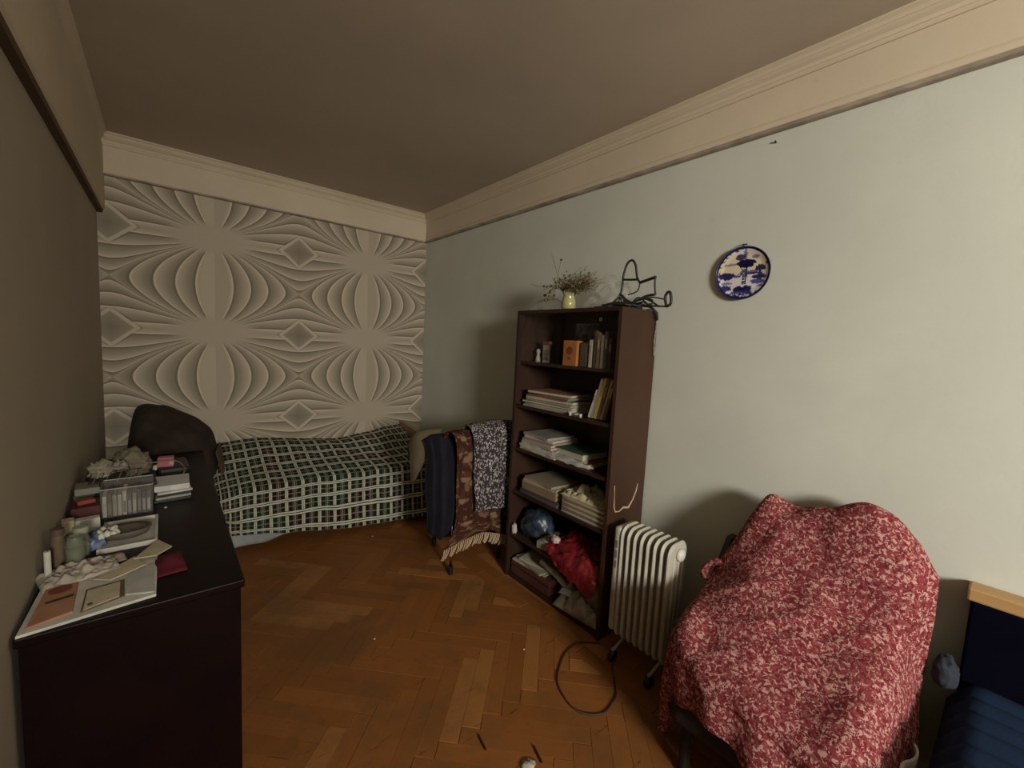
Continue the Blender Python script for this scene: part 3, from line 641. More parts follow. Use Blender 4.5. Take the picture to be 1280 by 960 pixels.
for (x, y, w, d, h, z, rz, m, lb) in ((-2.18, -1.45, .15, .20, .014, 0, .05, cm('dark_dvd', (.03, .028, .028), .3), 'dark glossy case at the bottom of the pile right of the organizer'),
        (-2.18, -1.45, .145, .19, .012, .0142, .09, cm('silver_dvd', (.34, .33, .30), .25), 'silver case, second from the bottom of the pile right of the organizer'),
        (-2.18, -1.44, .14, .19, .012, .0264, .03, cm('dark_dvd', (.03, .028, .028), .3), 'dark case in the middle of the pile right of the organizer'),
        (-2.175, -1.45, .145, .18, .010, .0386, .12, WHITEP, 'thin white case near the top of the pile right of the organizer'),
        (-2.175, -1.43, .145, .19, .028, .0488, -.02, cm('white_block', (.60, .59, .56), .4), 'thick white notebook on top of the pile right of the organizer')):
    mag(x, y, w, d, h, rz, m, lb, DZ+z, 'disc_case' if h < .02 else 'notebook', 'case' if h < .02 else 'notebook', bev=.003)
obj('screw_cap', L([(0, 0), (.006, 0), (.006, .004), (0, .004)], (-2.205, -1.63, DZ), n=12), WHITEP, label='tiny white cap on the bare dark desk top', cat='cap')

# ---------------------------------------------------------------- bookcase
DESKX[0] = False
bx0, bx1, by0, by1, bh = -.35, -.02, -2.8465, -2.0, 1.85
bc = thing('bookcase', 'tall dark brown open bookcase against the pale green wall', 'bookcase', (-.185, -2.42, 0))
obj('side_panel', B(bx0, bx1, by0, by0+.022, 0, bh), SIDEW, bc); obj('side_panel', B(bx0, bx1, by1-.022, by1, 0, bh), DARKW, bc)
obj('top_panel', B(bx0, bx1, by0+.022, by1-.022, bh-.022, bh), DARKW, bc); obj('back_panel', B(bx1-.006, bx1, by0+.022, by1-.022, .03, bh-.022), DARKW, bc)
obj('bottom_panel', B(bx0+.01, bx1-.006, by0+.022, by1-.022, .012, .03), DARKW, bc); obj('plinth', B(bx0+.01, bx0+.02, by0+.022, by1-.022, 0, .012), DARKW, bc)
SH = [1.515, 1.222, .925, .625, .315]
for z in SH: obj('shelf', B(bx0+(.03 if z > 1.5 else .008), bx1-.006, by0+.022, by1-.022, z-.02, z), DARKW, bc)
for a, b, x in ((by1-.022, -2.40, bx0+.012), (-2.43, by0+.022, bx0+.02)):
    g = obj('glass_pane', B(x, x+.004, b, a, SH[0], bh-.022), GLASS, bc)
obj('glint_plate', CB(-.338, -2.700, 1.775, .003, .022, .02, 0), CHROME, bc, label='shiny plate for a glint')  # small plate added where a glint shows on the glass
bm = tube(bmesh.new(), [(-.306, by0-.0008, .885), (-.300, by0-.0008, .83), (-.298, by0-.0008, .765), (-.285, by0-.0008, .735), (-.250, by0-.0008, .728), (-.215, by0-.0008, .745), (-.165, by0-.0008, .735), (-.125, by0-.0008, .775), (-.100, by0-.0008, .82), (-.088, by0-.0008, .862)], [.0035, .002, .0045, .005, .003, .006, .007, .004, .005, .0025], n=5)
obj('chipped_veneer', bm, cm('raw_chipboard', (.46, .31, .21), .9), bc, label='pale U-shaped chip in the veneer')
for y, z in ((by0+.0, .55), (by0, .62), (by0, .50)): obj('chipped_veneer', CB(bx0+.002, y+.004, z, .004, .006, .018), cm('raw_chipboard', (.46, .31, .21), .9), bc)
SX = bx0+.03
PAGES = cm('page_block', (.45, .40, .31), .9)
def book(y, z, t, h, d, col, label, lean=0, xfront=None, group='books standing on the bookcase shelves', name='book', cat='book'):
    xf = xfront if xfront is not None else bx0+.045
    th = thing(name, label, cat, (xf+d/2, y, z), group); M = Matrix.Rotation(lean, 3, 'X'); c = Vector((0, y, z))
    def bb_(y0, y1, x0, x1, z0, z1, nm, m, lb=None):
        bm = B(x0, x1, y0, y1, z0, z1)
        for v in bm.verts: v.co = M @ (v.co-c)+c
        obj(nm, bm, m, th, lb)
    cmn = cm('cover_%02d%02d%02d' % tuple(int(k*99) for k in col), col, .55)
    s = 1 if lean >= 0 else -1; ya, yb = (y, y+t) if s > 0 else (y-t, y)
    ya, yb = y, y+t
    bb_(ya, yb, xf, xf+.003, z+.0, z+h, 'spine', cmn); bb_(ya, ya+.002, xf+.003, xf+d, z, z+h, 'cover', cmn); bb_(yb-.002, yb, xf+.003, xf+d, z, z+h, 'cover', cmn)
    bb_(ya+.002, yb-.002, xf+.003, xf+d-.004, z+.003, z+h-.003, 'pages', PAGES)
    if t > .014: bb_(ya+t*.25, yb-t*.25, xf-.001, xf, z+h*.55, z+h*.8, 'spine_label', cm('spine_label_tan', (.35, .28, .16), .7))
def flat(x, y, z, w, d, h, rz, col, label, name='magazine', cat='magazine', rx=0, bev=0, pages=False, group=None):
    m = cm('flat_%02d%02d%02d' % tuple(int(k*99) for k in col), col, .6)
    if pages:
        t = thing(name, label, cat, (x, y, z), group)
        obj('cover', CB(x, y, z, w, d, h*.12, rz), m, t); obj('pages', CB(x, y, z+h*.12, w*.98, d*.98, h*.76, rz), PAGES, t); obj('cover', CB(x, y, z+h*.88, w, d, h*.12, rz), m, t); return
    obj(name, CB(x, y, z, w, d, h, rz, bev), m, label=label, cat=cat, group=group)
z = SH[0]
# top shelf
t = thing('framed_photo', 'small white framed card with a red cap standing at the left of the top shelf', 'frame', (-.22, -2.165, z))
obj('frame', B(-.225, -.215, -2.195, -2.135, z, z+.115), cm('white_frame', (.50, .48, .44), .5), t); obj('picture', B(-.227, -.225, -2.187, -2.143, z+.015, z+.085), cm('grey_picture', (.22, .21, .20), .6, var=.6, scale=50), t); obj('red_top', B(-.230, -.205, -2.195, -2.135, z+.115, z+.14), cm('red_brown_cap', (.24, .09, .05), .6), t)
obj('figurine', L([(0, 0), (.02, 0), (.018, .02), (.010, .05), (.016, .07), (.012, .085), (0, .09)], (-.22, -2.085, z), n=16), cm('pale_porcelain', (.36, .32, .28), .4), label='little pale figurine at the far left of the top shelf', cat='figurine', smooth=True)
t = thing('orange_box', 'orange decorated box on the top shelf in front of a dark photo', 'box', (-.26, -2.45, z))
obj('carton', B(-.315, -.26, -2.515, -2.41, z, z+.150), cm('orange_card_box', (.45, .17, .05), .6), t)
obj('ornament', L([(.016, 0), (.024, 0), (.024, .002), (.016, .002)], (-.3155, -2.462, z+.09), n=20, M=Matrix(((0, 0, -1), (-1, 0, 0), (0, 1, 0)))), cm('dark_orange_ink', (.20, .06, .02), .7), t)
obj('ornament', L([(.0, 0), (.01, 0), (.01, .002), (.0, .002)], (-.3155, -2.462, z+.045), n=12, M=Matrix(((0, 0, -1), (-1, 0, 0), (0, 1, 0)))), cm('dark_orange_ink', (.20, .06, .02), .7), t)
t = thing('dark_photo', 'dark black and white photograph leaning behind the orange box', 'photo', (-.20, -2.5, z))
obj('print', B(-.205, -.200, -2.58, -2.40, z, z+.25), cm('bw_print', (.05, .045, .04), .4, var=.9, scale=28), t); obj('photo_border', B(-.208, -.205, -2.58, -2.40, z+.25, z+.256), cm('bw_border', (.14, .13, .12), .5), t)
obj('dark_casket', B(-.30, -.22, -2.585, -2.53, z, z+.14, bev=.004), cm('olive_casket', (.085, .07, .045), .5), label='dark olive casket between orange box and upright books', cat='box')
for k, (tt, h, c, lb) in enumerate(((.020, .158, (.48, .44, .33), 'slim cream book standing right of the olive casket'), (.014, .21, (.07, .06, .05), 'thin black book beside the cream one on the top shelf'), (.020, .20, (.17, .12, .07), 'brown book in the middle of the upright row on the top shelf'),
        (.018, .185, (.26, .24, .21), 'grey-white book near the right end of the top shelf'), (.022, .205, (.10, .08, .07), 'dark brown book, last but one on the top shelf'), (.018, .17, (.06, .05, .045), 'black book at the right end of the top shelf'))):
    book(-2.623-k*.027, z, tt, h, .14, c, lb)
# second shelf: a stack of magazines and leaning books
z = SH[1]; zz = z
for k, (w, d, h, rz, c, lb) in enumerate(((.27, .44, .010, .03, (.33, .31, .27), 'grey magazine at the very bottom of the second shelf stack'), (.26, .42, .012, -.05, (.42, .39, .32), 'cream magazine, second from the bottom of the stack'), (.25, .44, .016, .05, (.08, .07, .06), 'black album in the lower part of the magazine stack'),
        (.26, .40, .012, .0, (.30, .27, .20), 'tan magazine in the middle of the stack'), (.24, .40, .018, .07, (.20, .24, .17), 'thick sage green book in the middle of the stack'), (.25, .36, .010, .02, (.24, .09, .06), 'thin red-brown book above the sage green one'), (.24, .38, .012, -.07, (.15, .17, .12), 'dark green magazine below the top item'), (.25, .36, .016, .10, (.32, .16, .10), 'reddish brown album on top of the second shelf stack'))):
    flat(-.195, -2.30+.012*(k % 3), zz, w*.95, d, h, rz, c, lb, group='magazines stacked on the second shelf', pages=h > .015, name='magazine' if h < .015 else 'book', cat='magazine' if h < .015 else 'book'); zz += h+.0005
for k, (tt, h, c, lb) in enumerate(((.016, .17, (.52, .50, .50), 'short white book leaning at the left of the second shelf row'), (.018, .235, (.30, .27, .22), 'tall grey book leaning on the yellow one'), (.018, .24, (.50, .40, .10), 'yellow spined book leaning on the second shelf'), (.018, .238, (.16, .10, .06), 'brown book leaning right of the yellow one'), (.014, .235, (.34, .30, .24), 'thin beige book leaning on the second shelf'), (.02, .235, (.12, .09, .07), 'dark book leaning near the side panel'))):
    book(-2.640-k*.0215, z+.0055, tt, h, .17, c, lb, lean=.26 if k else .3)
for x, y, lb in ((-.335, -2.515, 'left small white cup on the front edge of the second shelf'), (-.335, -2.597, 'right small white cup on the front edge of the second shelf')):
    obj('small_cup', L([(0, 0), (.008, 0), (.010, .02), (.0095, .022), (.008, .004), (0, .003)], (x, y, z), n=14), cm('white_china', (.55, .52, .46), .3), label=lb, cat='cup', smooth=True)
# third shelf
z = SH[2]; zz = z
for k in range(9):
    h = .010+.003*(k % 3); c = [(.42, .38, .32), (.33, .22, .19), (.48, .44, .38), (.30, .28, .25), (.40, .33, .28)][k % 5]
    flat(-.215+.008*(k % 2), -2.25+.01*(k % 3), zz, .24, .34-.012*k, h, -.05+.03*(k % 4), c, ['pinkish', 'beige', 'pale', 'grey', 'worn'][k % 5]+' booklet, '+['bottom', 'second', 'third', 'fourth', 'fifth', 'sixth', 'seventh', 'eighth', 'top'][k]+' in the paper bundle on the third shelf', 'booklet', 'booklet', group='booklets in the third shelf bundle'); zz += h+.0004
obj('clear_wrap', grid(lambda a, b: Vector((-.347+.02*b+.006*nz((a*9, b*5, 0), 1, 3), -2.09-a*.55, z+.012+.05*b*(1-.4*a)+.012*nz((a*14, b*6, 1), 1, 5))), 40, 8), m_clear('crinkled_film', (.62, .60, .56), .45, .25), label='crinkled clear plastic wrap in front of the booklet bundle', cat='wrapping', smooth='keep')
flat(-.20, -2.53, z, .24, .25, .030, .06, (.20, .05, .035), 'dark red book lying on the third shelf under the green one', 'book', 'book', pages=True)
flat(-.19, -2.50, z+.0305, .22, .23, .045, -.04, (.035, .10, .05), 'dark green book lying on the dark red book', 'book', 'book', pages=True)
obj('film_roll', blob((-.30, -2.54, z), .03, .15, .03, .4, 2.5, 17, 3), m_clear('crinkled_film', (.62, .60, .56), .45, .25), label='crumpled clear film along the right of the third shelf edge', cat='wrapping', smooth=True)
# fourth shelf
z = SH[3]
for k, (h, c, lb) in enumerate(((.018, (.10, .085, .09), 'dark grey folder at the bottom left of the fourth shelf'), (.016, (.055, .05, .06), 'black folder above the dark grey one'), (.05, (.25, .18, .10), 'brown cardboard box under the pale papers'), (.020, (.36, .31, .23), 'pale paper pad above the brown cardboard box'), (.014, (.30, .25, .18), 'worn tan folder on top of the left pile on the fourth shelf'))):
    flat(-.20, -2.27, z+[0, .0185, .035, .0855, .106][k], .25, .36-.02*k, h, [-.02, .05, .0, .05, -.08][k], c, lb, 'folder' if k != 2 else 'cardboard_box', 'folder' if k != 2 else 'box')
zz = z
for k in range(7):
    h = .013+.002*(k % 2); c = [(.38, .34, .28), (.14, .12, .10), (.42, .37, .28), (.20, .15, .11), (.45, .40, .27), (.18, .14, .10), (.42, .36, .22)][k]
    flat(-.20, -2.65, zz, .25, .33, h, [.0, .03, -.03, .02, -.02, .04, -.04][k], c, ['light grey', 'dark', 'cream', 'brown', 'yellowish', 'dark brown', 'tan'][k]+' newspaper, '+['bottom', 'second', 'third', 'fourth', 'fifth', 'sixth', 'seventh'][k]+' in the right pile on the fourth shelf', 'newspaper', 'newspaper', group='newspapers piled on the fourth shelf'); zz += h+.0005
obj('crumpled_papers', crumple(-.20, -2.62, .24, .32, .05, .05, 5, 44, zz, 24), cm('yellowed_paper', (.47, .41, .25), .9), label='crumpled yellowed papers on top of the newspaper pile', cat='paper', smooth='keep', solid=.003)
# fifth shelf
z = SH[4]
obj('blue_bag', blob((-.215, -2.17, z), .105, .13, .135, .16, 1.2, 6, 4), cm('blue_plastic_film', (.028, .040, .062), .35, var=.8, scale=14), label='bulging blue plastic bag at the left of the fifth shelf', cat='bag', smooth=True)
obj('white_bag_corner', blob((-.325, -2.055, z), .02, .02, .05, .3, 2, 3, 3), cm('white_film', (.5, .46, .42), .5), label='white crumpled packet at the corner beside the blue bag', cat='packet', smooth=True)
flat(-.22, -2.36, z, .22, .15, .05, .1, (.28, .25, .18), 'speckled beige box between the blue and red bags', 'speckled_box', 'box', bev=.003)
obj('speckled_cloth', crumple(-.23, -2.36, .19, .15, .03, .2, 15, 20, z+.051), cm('speckled_print', (.22, .20, .16), .9, var=.9, scale=60), label='speckled cloth on the beige box', cat='cloth', smooth='keep', solid=.003)
RP = [[(-.06, -2.36, .36), (-.06, -2.46, .42), (-.06, -2.56, .44), (-.06, -2.66, .43), (-.06, -2.76, .40), (-.06, -2.81, .35)],
      [(-.18, -2.38, .38), (-.18, -2.46, .45), (-.18, -2.56, .47), (-.18, -2.66, .45), (-.18, -2.76, .42), (-.18, -2.81, .36)],
      [(-.30, -2.40, .40), (-.30, -2.46, .43), (-.30, -2.56, .44), (-.30, -2.66, .42), (-.30, -2.76, .40), (-.30, -2.81, .35)],
      [(-.358, -2.40, .375), (-.362, -2.46, .36), (-.365, -2.56, .36), (-.365, -2.66, .35), (-.362, -2.76, .33), (-.355, -2.80, .31)],
      [(-.362, -2.42, .345), (-.368, -2.48, .31), (-.37, -2.57, .28), (-.37, -2.66, .255), (-.368, -2.75, .235), (-.360, -2.79, .26)]]
fr_ = net(RP)
def redbag(a, b):
    p = fr_(a, b); p.z += .055*abs(nz(p, 8, 3))+.03*abs(nz(p, 19, 4))-.035; p.x -= (.03*abs(nz(p, 11, 6))+.012*abs(nz(p, 24, 8))-.012) if b > .6 else 0
    if p.x > -.345: p.z = max(p.z, z+.006)
    return p
obj('red_bag', grid(redbag, 80, 60), cm('red_plastic_film', (.16, .011, .017), .35, var=.25, scale=12), label='crumpled red plastic bag spilling over the fifth shelf edge', cat='bag', smooth='keep', solid=.003)
obj('white_knot', blob((-.315, -2.445, z+.09), .03, .035, .03, .4, 2.4, 8, 3), cm('pinkish_white_film', (.52, .40, .36), .5), label='white crumpled packet on top of the red bag', cat='packet', smooth=True)
obj('grey_parcel', CB(-.16, -2.68, z, .17, .20, .075, .1, .01), cm('grey_brown_parcel', (.10, .08, .07), .8), label='grey-brown parcel at the back behind the red bag', cat='parcel')
# bottom
z = .03
t = thing('maroon_case', 'maroon flat case standing at the bottom left of the bookcase', 'case', (-.20, -2.21, z)); obj('case_body', B(-.325, -.08, -2.42, -2.04, z, z+.095, bev=.004), cm('maroon_leatherette', (.10, .035, .03), .6), t); obj('lid_seam', B(-.327, -.325, -2.41, -2.05, z+.06, z+.064), BLACK, t)
for k, (x, y, zc, w, d, h, rz, lb) in enumerate(((-.20, -2.20, .126, .24, .30, .012, .08, 'pale folded newspaper lowest on the maroon case'), (-.21, -2.22, .139, .23, .28, .014, -.12, 'beige paper bundle on the maroon case'), (-.19, -2.25, .154, .22, .30, .012, .18, 'crumpled pale paper stack topmost on the maroon case'))):
    flat(x, y, zc, w, d, h, rz, [(.40, .37, .28), (.33, .30, .22), (.43, .39, .30)][k], lb, 'newspaper', 'newspaper')
for k, (y, x, a, lb) in enumerate(((-2.36, -.27, .55, 'grey rolled paper leaning to the right in the bottom compartment'), (-2.44, -.21, .5, 'second rolled paper leaning beside the first one'), (-2.29, -.15, .6, 'short rolled paper above the maroon case'))):
    zb = .20-.0*k; obj('paper_roll', T([(x-.03, y+.05, .215), (x, y-.08, .165), (x+.01, y-.22, .10)], .022, n=12), cm('grey_roll', (.26, .245, .19), .85), label=lb, cat='paper roll', smooth=True)
bm = crumple(-.205, -2.64, .27, .33, .17, .1, 33, 48, z, 13); obj('crumpled_newspaper', bm, cm('grey_newsprint', (.34, .32, .25), .9, var=.25), label='large heap of crumpled newspaper at the bottom right of the bookcase', cat='newspaper', smooth='keep', solid=.003)
obj('white_scrap', sheet((-.315, -2.56, .12), .05, .09, .3, .01, .0, 8, 4, .01), WHITEP, label='white paper scrap on the crumpled newspaper', cat='paper', solid=.001, smooth='keep')
obj('newspaper_ball', blob((-.30, -2.72, z), .035, .06, .06, .45, 2.2, 12, 4), cm('grey_newsprint', (.30, .28, .22), .9, var=.25), label='balled newspaper at the bottom right front corner of the bookcase', cat='newspaper', smooth=True)

# ---------------------------------------------------------------- on top of the bookcase
z = bh
vs = thing('flower_vase', 'small yellowish glass vase of dried flowers on top of the bookcase', 'vase', (-.28, -2.40, z))
vy = -2.405; vx = -.29
obj('vase_body', L([(0, 0), (.036, 0), (.044, .012), (.042, .05), (.032, .085), (.040, .10), (.036, .10), (.028, .085), (.038, .05), (.038, .014), (0, .01)], (vx, vy, z)), m_clear('yellow_green_glass', (.50, .48, .22), .75, .12), vs, smooth=True)
st = bmesh.new(); hd = bmesh.new(); rr = random.Random(3)
def ball(bm, p, s):
    g = bmesh.ops.create_icosphere(bm, subdivisions=1, radius=s)
    for v in g['verts']: v.co = v.co*(1+rr.uniform(-.25, .25))+Vector(p)
for k in range(74):
    side = rr.uniform(-.75, 1.0) if k % 3 else rr.uniform(.5, 1.0)
    ln = rr.uniform(.08, .17) if side < .4 else rr.uniform(.12, .24); dy = -ln*math.sin(side*1.25); dzv = ln*math.cos(side*1.25)*.8+.03; dx = rr.uniform(-.05, .05)
    p0 = Vector((vx+rr.uniform(-.02, .02), vy+rr.uniform(-.02, .02), z+.06)); p2 = p0+Vector((dx, dy, dzv)); p1 = p0+Vector((dx*.3, dy*.3, dzv*.7))
    tube(st, [p0, p1, p2], .0013, n=4, sm=3)
    for q in range(rr.randint(3, 7)):
        tt = rr.uniform(.45, 1); e = p0.lerp(p2, tt)+Vector((rr.uniform(-.025, .025), rr.uniform(-.025, .025), rr.uniform(-.015, .02))); tube(st, [p0.lerp(p2, tt*.85), e], .0008, n=3)
        ball(hd, e, rr.uniform(.003, .0075))
for k in range(16):
    e = Vector((vx+rr.uniform(-.02, .02), -2.215+rr.uniform(-.05, .06), z+.095+rr.uniform(-.03, .06))); tube(st, [(vx, vy+.02, z+.08), (vx, -2.30, z+.15), e], .0011, n=4, sm=3); ball(hd, e, rr.uniform(.006, .010))
obj('dried_stems', st, cm('straw', (.20, .16, .08), .9), vs, kind='stuff'); obj('dried_blossoms', hd, cm('dry_blossom', (.14, .11, .06), .9, var=.6, scale=40), vs, kind='stuff')
for (y, zz_, s) in ((-2.06, 1.975, .012), (-2.10, 1.96, .009)): pass
t_ = obj('seed_stem', T([(vx, vy+.01, z+.10), (-.29, -2.30, z+.17), (-.295, -2.325, 2.16)], .0016, n=5, sm=4), cm('straw', (.20, .16, .08), .9), vs); ball(bm2 := bmesh.new(), (-.295, -2.325, 2.155), .009); obj('seed_head', bm2, cm('brown_seed', (.10, .06, .04), .9), t_)
t_ = obj('seed_stem', T([(vx, vy+.01, z+.10), (-.29, -2.24, z+.15), (-.30, -2.13, 2.01), (-.30, -2.06, 2.03)], .0016, n=5, sm=4), cm('straw', (.20, .16, .08), .9), vs)
for q, (y, zq) in enumerate(((-2.225, 2.215), (-2.245, 2.19))): obj('thin_stem', T([(vx, vy+.02, z+.1), (-.29, -2.29, 2.08), (-.29, y, zq)], .0012, n=4), cm('straw', (.20, .16, .08), .9), vs)
FILM = m_clear('clear_bag_film', (.55, .52, .45), .17, .2)
obj('clear_bag', blob((-.17, -2.60, z), .09, .17, .13, .35, 1.5, 5, 4), FILM, label='clear crumpled plastic bag standing between vase and black wires', cat='bag', smooth=True)
obj('clear_bag', blob((-.20, -2.16, z), .09, .14, .06, .35, 1.7, 9, 4), m_clear('greyish_film', (.45, .42, .38), .2, .25), label='flat greyish plastic bag left of the vase on the bookcase', cat='bag', smooth=True)
wt = thing('wire_tangle', 'tangle of black wire hangers on the right end of the bookcase top', 'hanger', (-.2, -2.76, z))
def wire(nm, pts, rad=.005, p=wt, m=IRON, sm=5): return obj(nm, T(pts, rad*1.25, n=7, sm=sm), m, p, smooth=True)
wire('hanger_loop', [(-.21, -2.66, 1.88), (-.20, -2.715, 1.94), (-.20, -2.725, 2.04), (-.20, -2.745, 2.10), (-.20, -2.775, 2.115), (-.20, -2.80, 2.085), (-.20, -2.815, 2.02), (-.20, -2.835, 1.99)])
wire('hanger_bar', [(-.2, -2.728, 2.015), (-.2, -2.78, 2.01), (-.2, -2.825, 2.008)], .005)
wire('hanger_bar', [(-.2, -2.835, 1.99), (-.2, -2.88, 2.0), (-.2, -2.93, 2.012)], .0065); wire('hanger_arm', [(-.2, -2.925, 2.01), (-.195, -2.925, 1.96), (-.19, -2.93, 1.92)], .004)
wire('hanger_arm', [(-.2, -2.93, 1.92), (-.2, -2.88, 1.915), (-.22, -2.80, 1.88), (-.23, -2.72, 1.875)], .006)
wire('hanger_arm', [(-.2, -2.835, 1.99), (-.21, -2.83, 1.945), (-.22, -2.78, 1.925)], .003); wire('hanger_arm', [(-.25, -2.67, 1.875), (-.24, -2.72, 1.882), (-.22, -2.79, 1.872), (-.2, -2.83, 1.868)], .007)
wire('hanger_arm', [(-.2, -2.72, 1.93), (-.21, -2.77, 1.895), (-.2, -2.83, 1.872)], .006); wire('hanger_arm', [(-.28, -2.60, 1.858), (-.25, -2.68, 1.862), (-.2, -2.75, 1.866)], .005)
wire('hanger_arm', [(-.15, -2.80, 1.90), (-.15, -2.88, 1.915), (-.15, -2.96, 1.90)], .003); wire('hanger_arm', [(-.15, -2.78, 1.875), (-.14, -2.88, 1.87), (-.13, -2.96, 1.865)], .004)
wire('hanger_loop', [(-.13, -2.96, 1.865), (-.13, -2.985, 1.88), (-.13, -2.98, 1.93), (-.13, -2.965, 1.94), (-.13, -2.95, 1.915), (-.13, -2.96, 1.87)], .006)
wire('hanger_arm', [(-.16, -2.80, 1.87), (-.12, -2.85, 1.87), (-.08, -2.87, 1.84), (-.055, -2.866, 1.80)], .006); wire('hanger_loop', [(-.17, -2.86, 1.905), (-.16, -2.89, 1.90), (-.16, -2.895, 1.88), (-.17, -2.87, 1.878), (-.175, -2.85, 1.89)], .004)
rw = random.Random(31)
for k in range(12):
    y = -2.70-rw.random()*.16; x = -.20+rw.uniform(-.05, .05); dy = rw.uniform(-.11, .11); dx = rw.uniform(-.06, .06); h = rw.uniform(.005, .055)
    wire('hanger_arm', [(x-dx, y-dy, 1.858+rw.random()*.02), (x, y, 1.862+h), (x+dx*.8, y+dy*.8, 1.858+rw.random()*.035)], rw.uniform(.0025, .005))
obj('black_pouch', blob((-.17, -2.77, z), .07, .055, .03, .35, 2, 14, 3), cm('black_cloth', (.012, .01, .01), .8), label='small black cloth pouch under the wire hangers', cat='pouch', smooth=True)
obj('hanging_cord', T([(-.10, -2.80, z+.004), (-.06, -2.85, z+.006), (-.048, -2.857, z-.03), (-.046, -2.858, 1.76), (-.052, -2.857, 1.68), (-.046, -2.858, 1.60)], .0045, n=7, sm=5), cm('mottled_cord', (.26, .20, .16), .8, var=.6, scale=60), label='mottled cord hanging down the rear edge of the bookcase side', cat='cord', smooth=True)

# ---------------------------------------------------------------- chair with clothes
ch = thing('metal_frame_chair', 'chrome legged chair buried under hanging clothes left of the bookcase', 'chair', (-.45, -1.55, 0))
for x, y in ((-.67, -1.795), (-.25, -1.795), (-.56, -1.36), (-.26, -1.36)):
    lg = obj('leg', T([(x, y, .44), (x, y, .02)], .011, n=12), CHROME, ch, smooth=True); obj('rubber_foot', T([(x, y, .062), (x, y, .0)], .017, n=12), BLACK, lg)
obj('seat', B(-.67, -.23, -1.80, -1.34, .43, .475, bev=.015), cm('brown_vinyl', (.06, .03, .02), .6), ch); obj('backrest', B(-.66, -.24, -1.80, -1.775, .62, .99, bev=.01), cm('brown_vinyl', (.06, .03, .02), .6), ch)
for x in (-.65, -.25): obj('back_post', T([(x, -1.79, .44), (x, -1.79, .95)], .011, n=10), CHROME, ch, smooth=True)
def hang(rows, m, name, label, cat, seed, amp=.02, fq=9, nu=40, nv=40, uv=(.4, .7), solid=.006, folds=0):
    fn0 = net(rows)
    def fn(a, b):
        p = fn0(a, b); p.y -= amp*(nz((p.x, p.y, p.z*.35), fq, seed)+.25)+folds*math.sin(a*24+seed)*min(1, b*1.6); p.x += amp*.3*nz((p.z, p.x, 1), 6, seed); return p
    return obj(name, grid(fn, nu, nv, uv), m, label=label, cat=cat, smooth='keep', solid=solid)
hang([[(-.70, -1.62, .78), (-.48, -1.62, .80), (-.24, -1.62, .80)], [(-.71, -1.73, 1.0), (-.48, -1.73, 1.01), (-.235, -1.73, 1.0)], [(-.70, -1.845, .96), (-.48, -1.85, .96), (-.23, -1.845, .95)], [(-.69, -1.85, .65), (-.46, -1.86, .65), (-.23, -1.85, .64)], [(-.69, -1.85, .38), (-.46, -1.87, .38), (-.23, -1.85, .36)], [(-.77, -1.85, .225), (-.47, -1.88, .305), (-.19, -1.85, .175)]],
     THROW, 'rust_throw', 'rust and tan patterned throw with a fringe hanging over the chair back', 'throw', 2, .012, folds=.010, uv=(.5, 1.1))
fr = bmesh.new(); rr = random.Random(9)
ft = bpy.data.objects['rust_throw']
for k in range(34):
    a = k/33; x = -.77+.58*a; zt = .225+.085*(1-(abs(a-.5)*2)**1.2)-.05*a+.012; x2 = x-.03+.02*rr.random(); y = -1.872-.02*(1-abs(a-.5)*2)
    tube(fr, [(x, y, zt), ((x+x2)/2, y-.006, zt-.035), (x2, y+.003, zt-.065-.015*rr.random())], .0055, n=5)
obj('fringe', fr, cm('tan_fringe', (.42, .30, .19), .95), ft, 'tan tasselled fringe', kind='stuff')
hang([[(-.585, -1.66, .85), (-.38, -1.66, .87), (-.17, -1.66, .86)], [(-.590, -1.76, 1.045), (-.38, -1.76, 1.065), (-.16, -1.76, 1.045)], [(-.590, -1.885, 1.00), (-.38, -1.90, 1.01), (-.155, -1.885, 1.00)], [(-.575, -1.90, .75), (-.37, -1.92, .75), (-.15, -1.90, .75)], [(-.565, -1.91, .47), (-.36, -1.92, .455), (-.15, -1.90, .47)]],
     DOTS, 'dotted_dress', 'dark dress with a dense white dotted print hanging over the throw', 'dress', 5, .018, folds=.008, uv=(.45, .75))
obj('dress_button', L([(0, 0), (.009, 0), (.009, .004), (0, .005)], (-.475, -1.934, .80), n=12, M=Matrix(((1, 0, 0), (0, 0, -1), (0, 1, 0)))), WHITEP, label='bright white button on the dotted dress', cat='button')
hang([[(-.80, -1.42, .62), (-.72, -1.48, .80), (-.64, -1.50, .82)], [(-.80, -1.50, .90), (-.73, -1.60, .965), (-.63, -1.62, .96)], [(-.79, -1.60, .84), (-.74, -1.70, .90), (-.62, -1.83, .90)], [(-.80, -1.62, .60), (-.74, -1.74, .60), (-.64, -1.83, .60)], [(-.79, -1.62, .30), (-.73, -1.72, .25), (-.64, -1.80, .30)]],
     cm('navy_jacket_cloth', (.007, .007, .014), .9, var=.4), 'navy_jacket', 'dark navy jacket hanging on the left side of the clothes chair', 'jacket', 8, .03, folds=.014)
hang([[(-.80, -1.36, .74), (-.73, -1.38, .86), (-.62, -1.42, .90)], [(-.835, -1.42, .86), (-.80, -1.48, .965), (-.66, -1.56, .995)], [(-.84, -1.46, .80), (-.815, -1.53, .90), (-.69, -1.62, .97)], [(-.83, -1.46, .60), (-.82, -1.51, .62), (-.79, -1.56, .75)]],
     cm('beige_knit', (.12, .09, .055), .95), 'beige_cardigan', 'beige cardigan under the navy jacket, nearest the bed', 'cardigan', 11, .012)
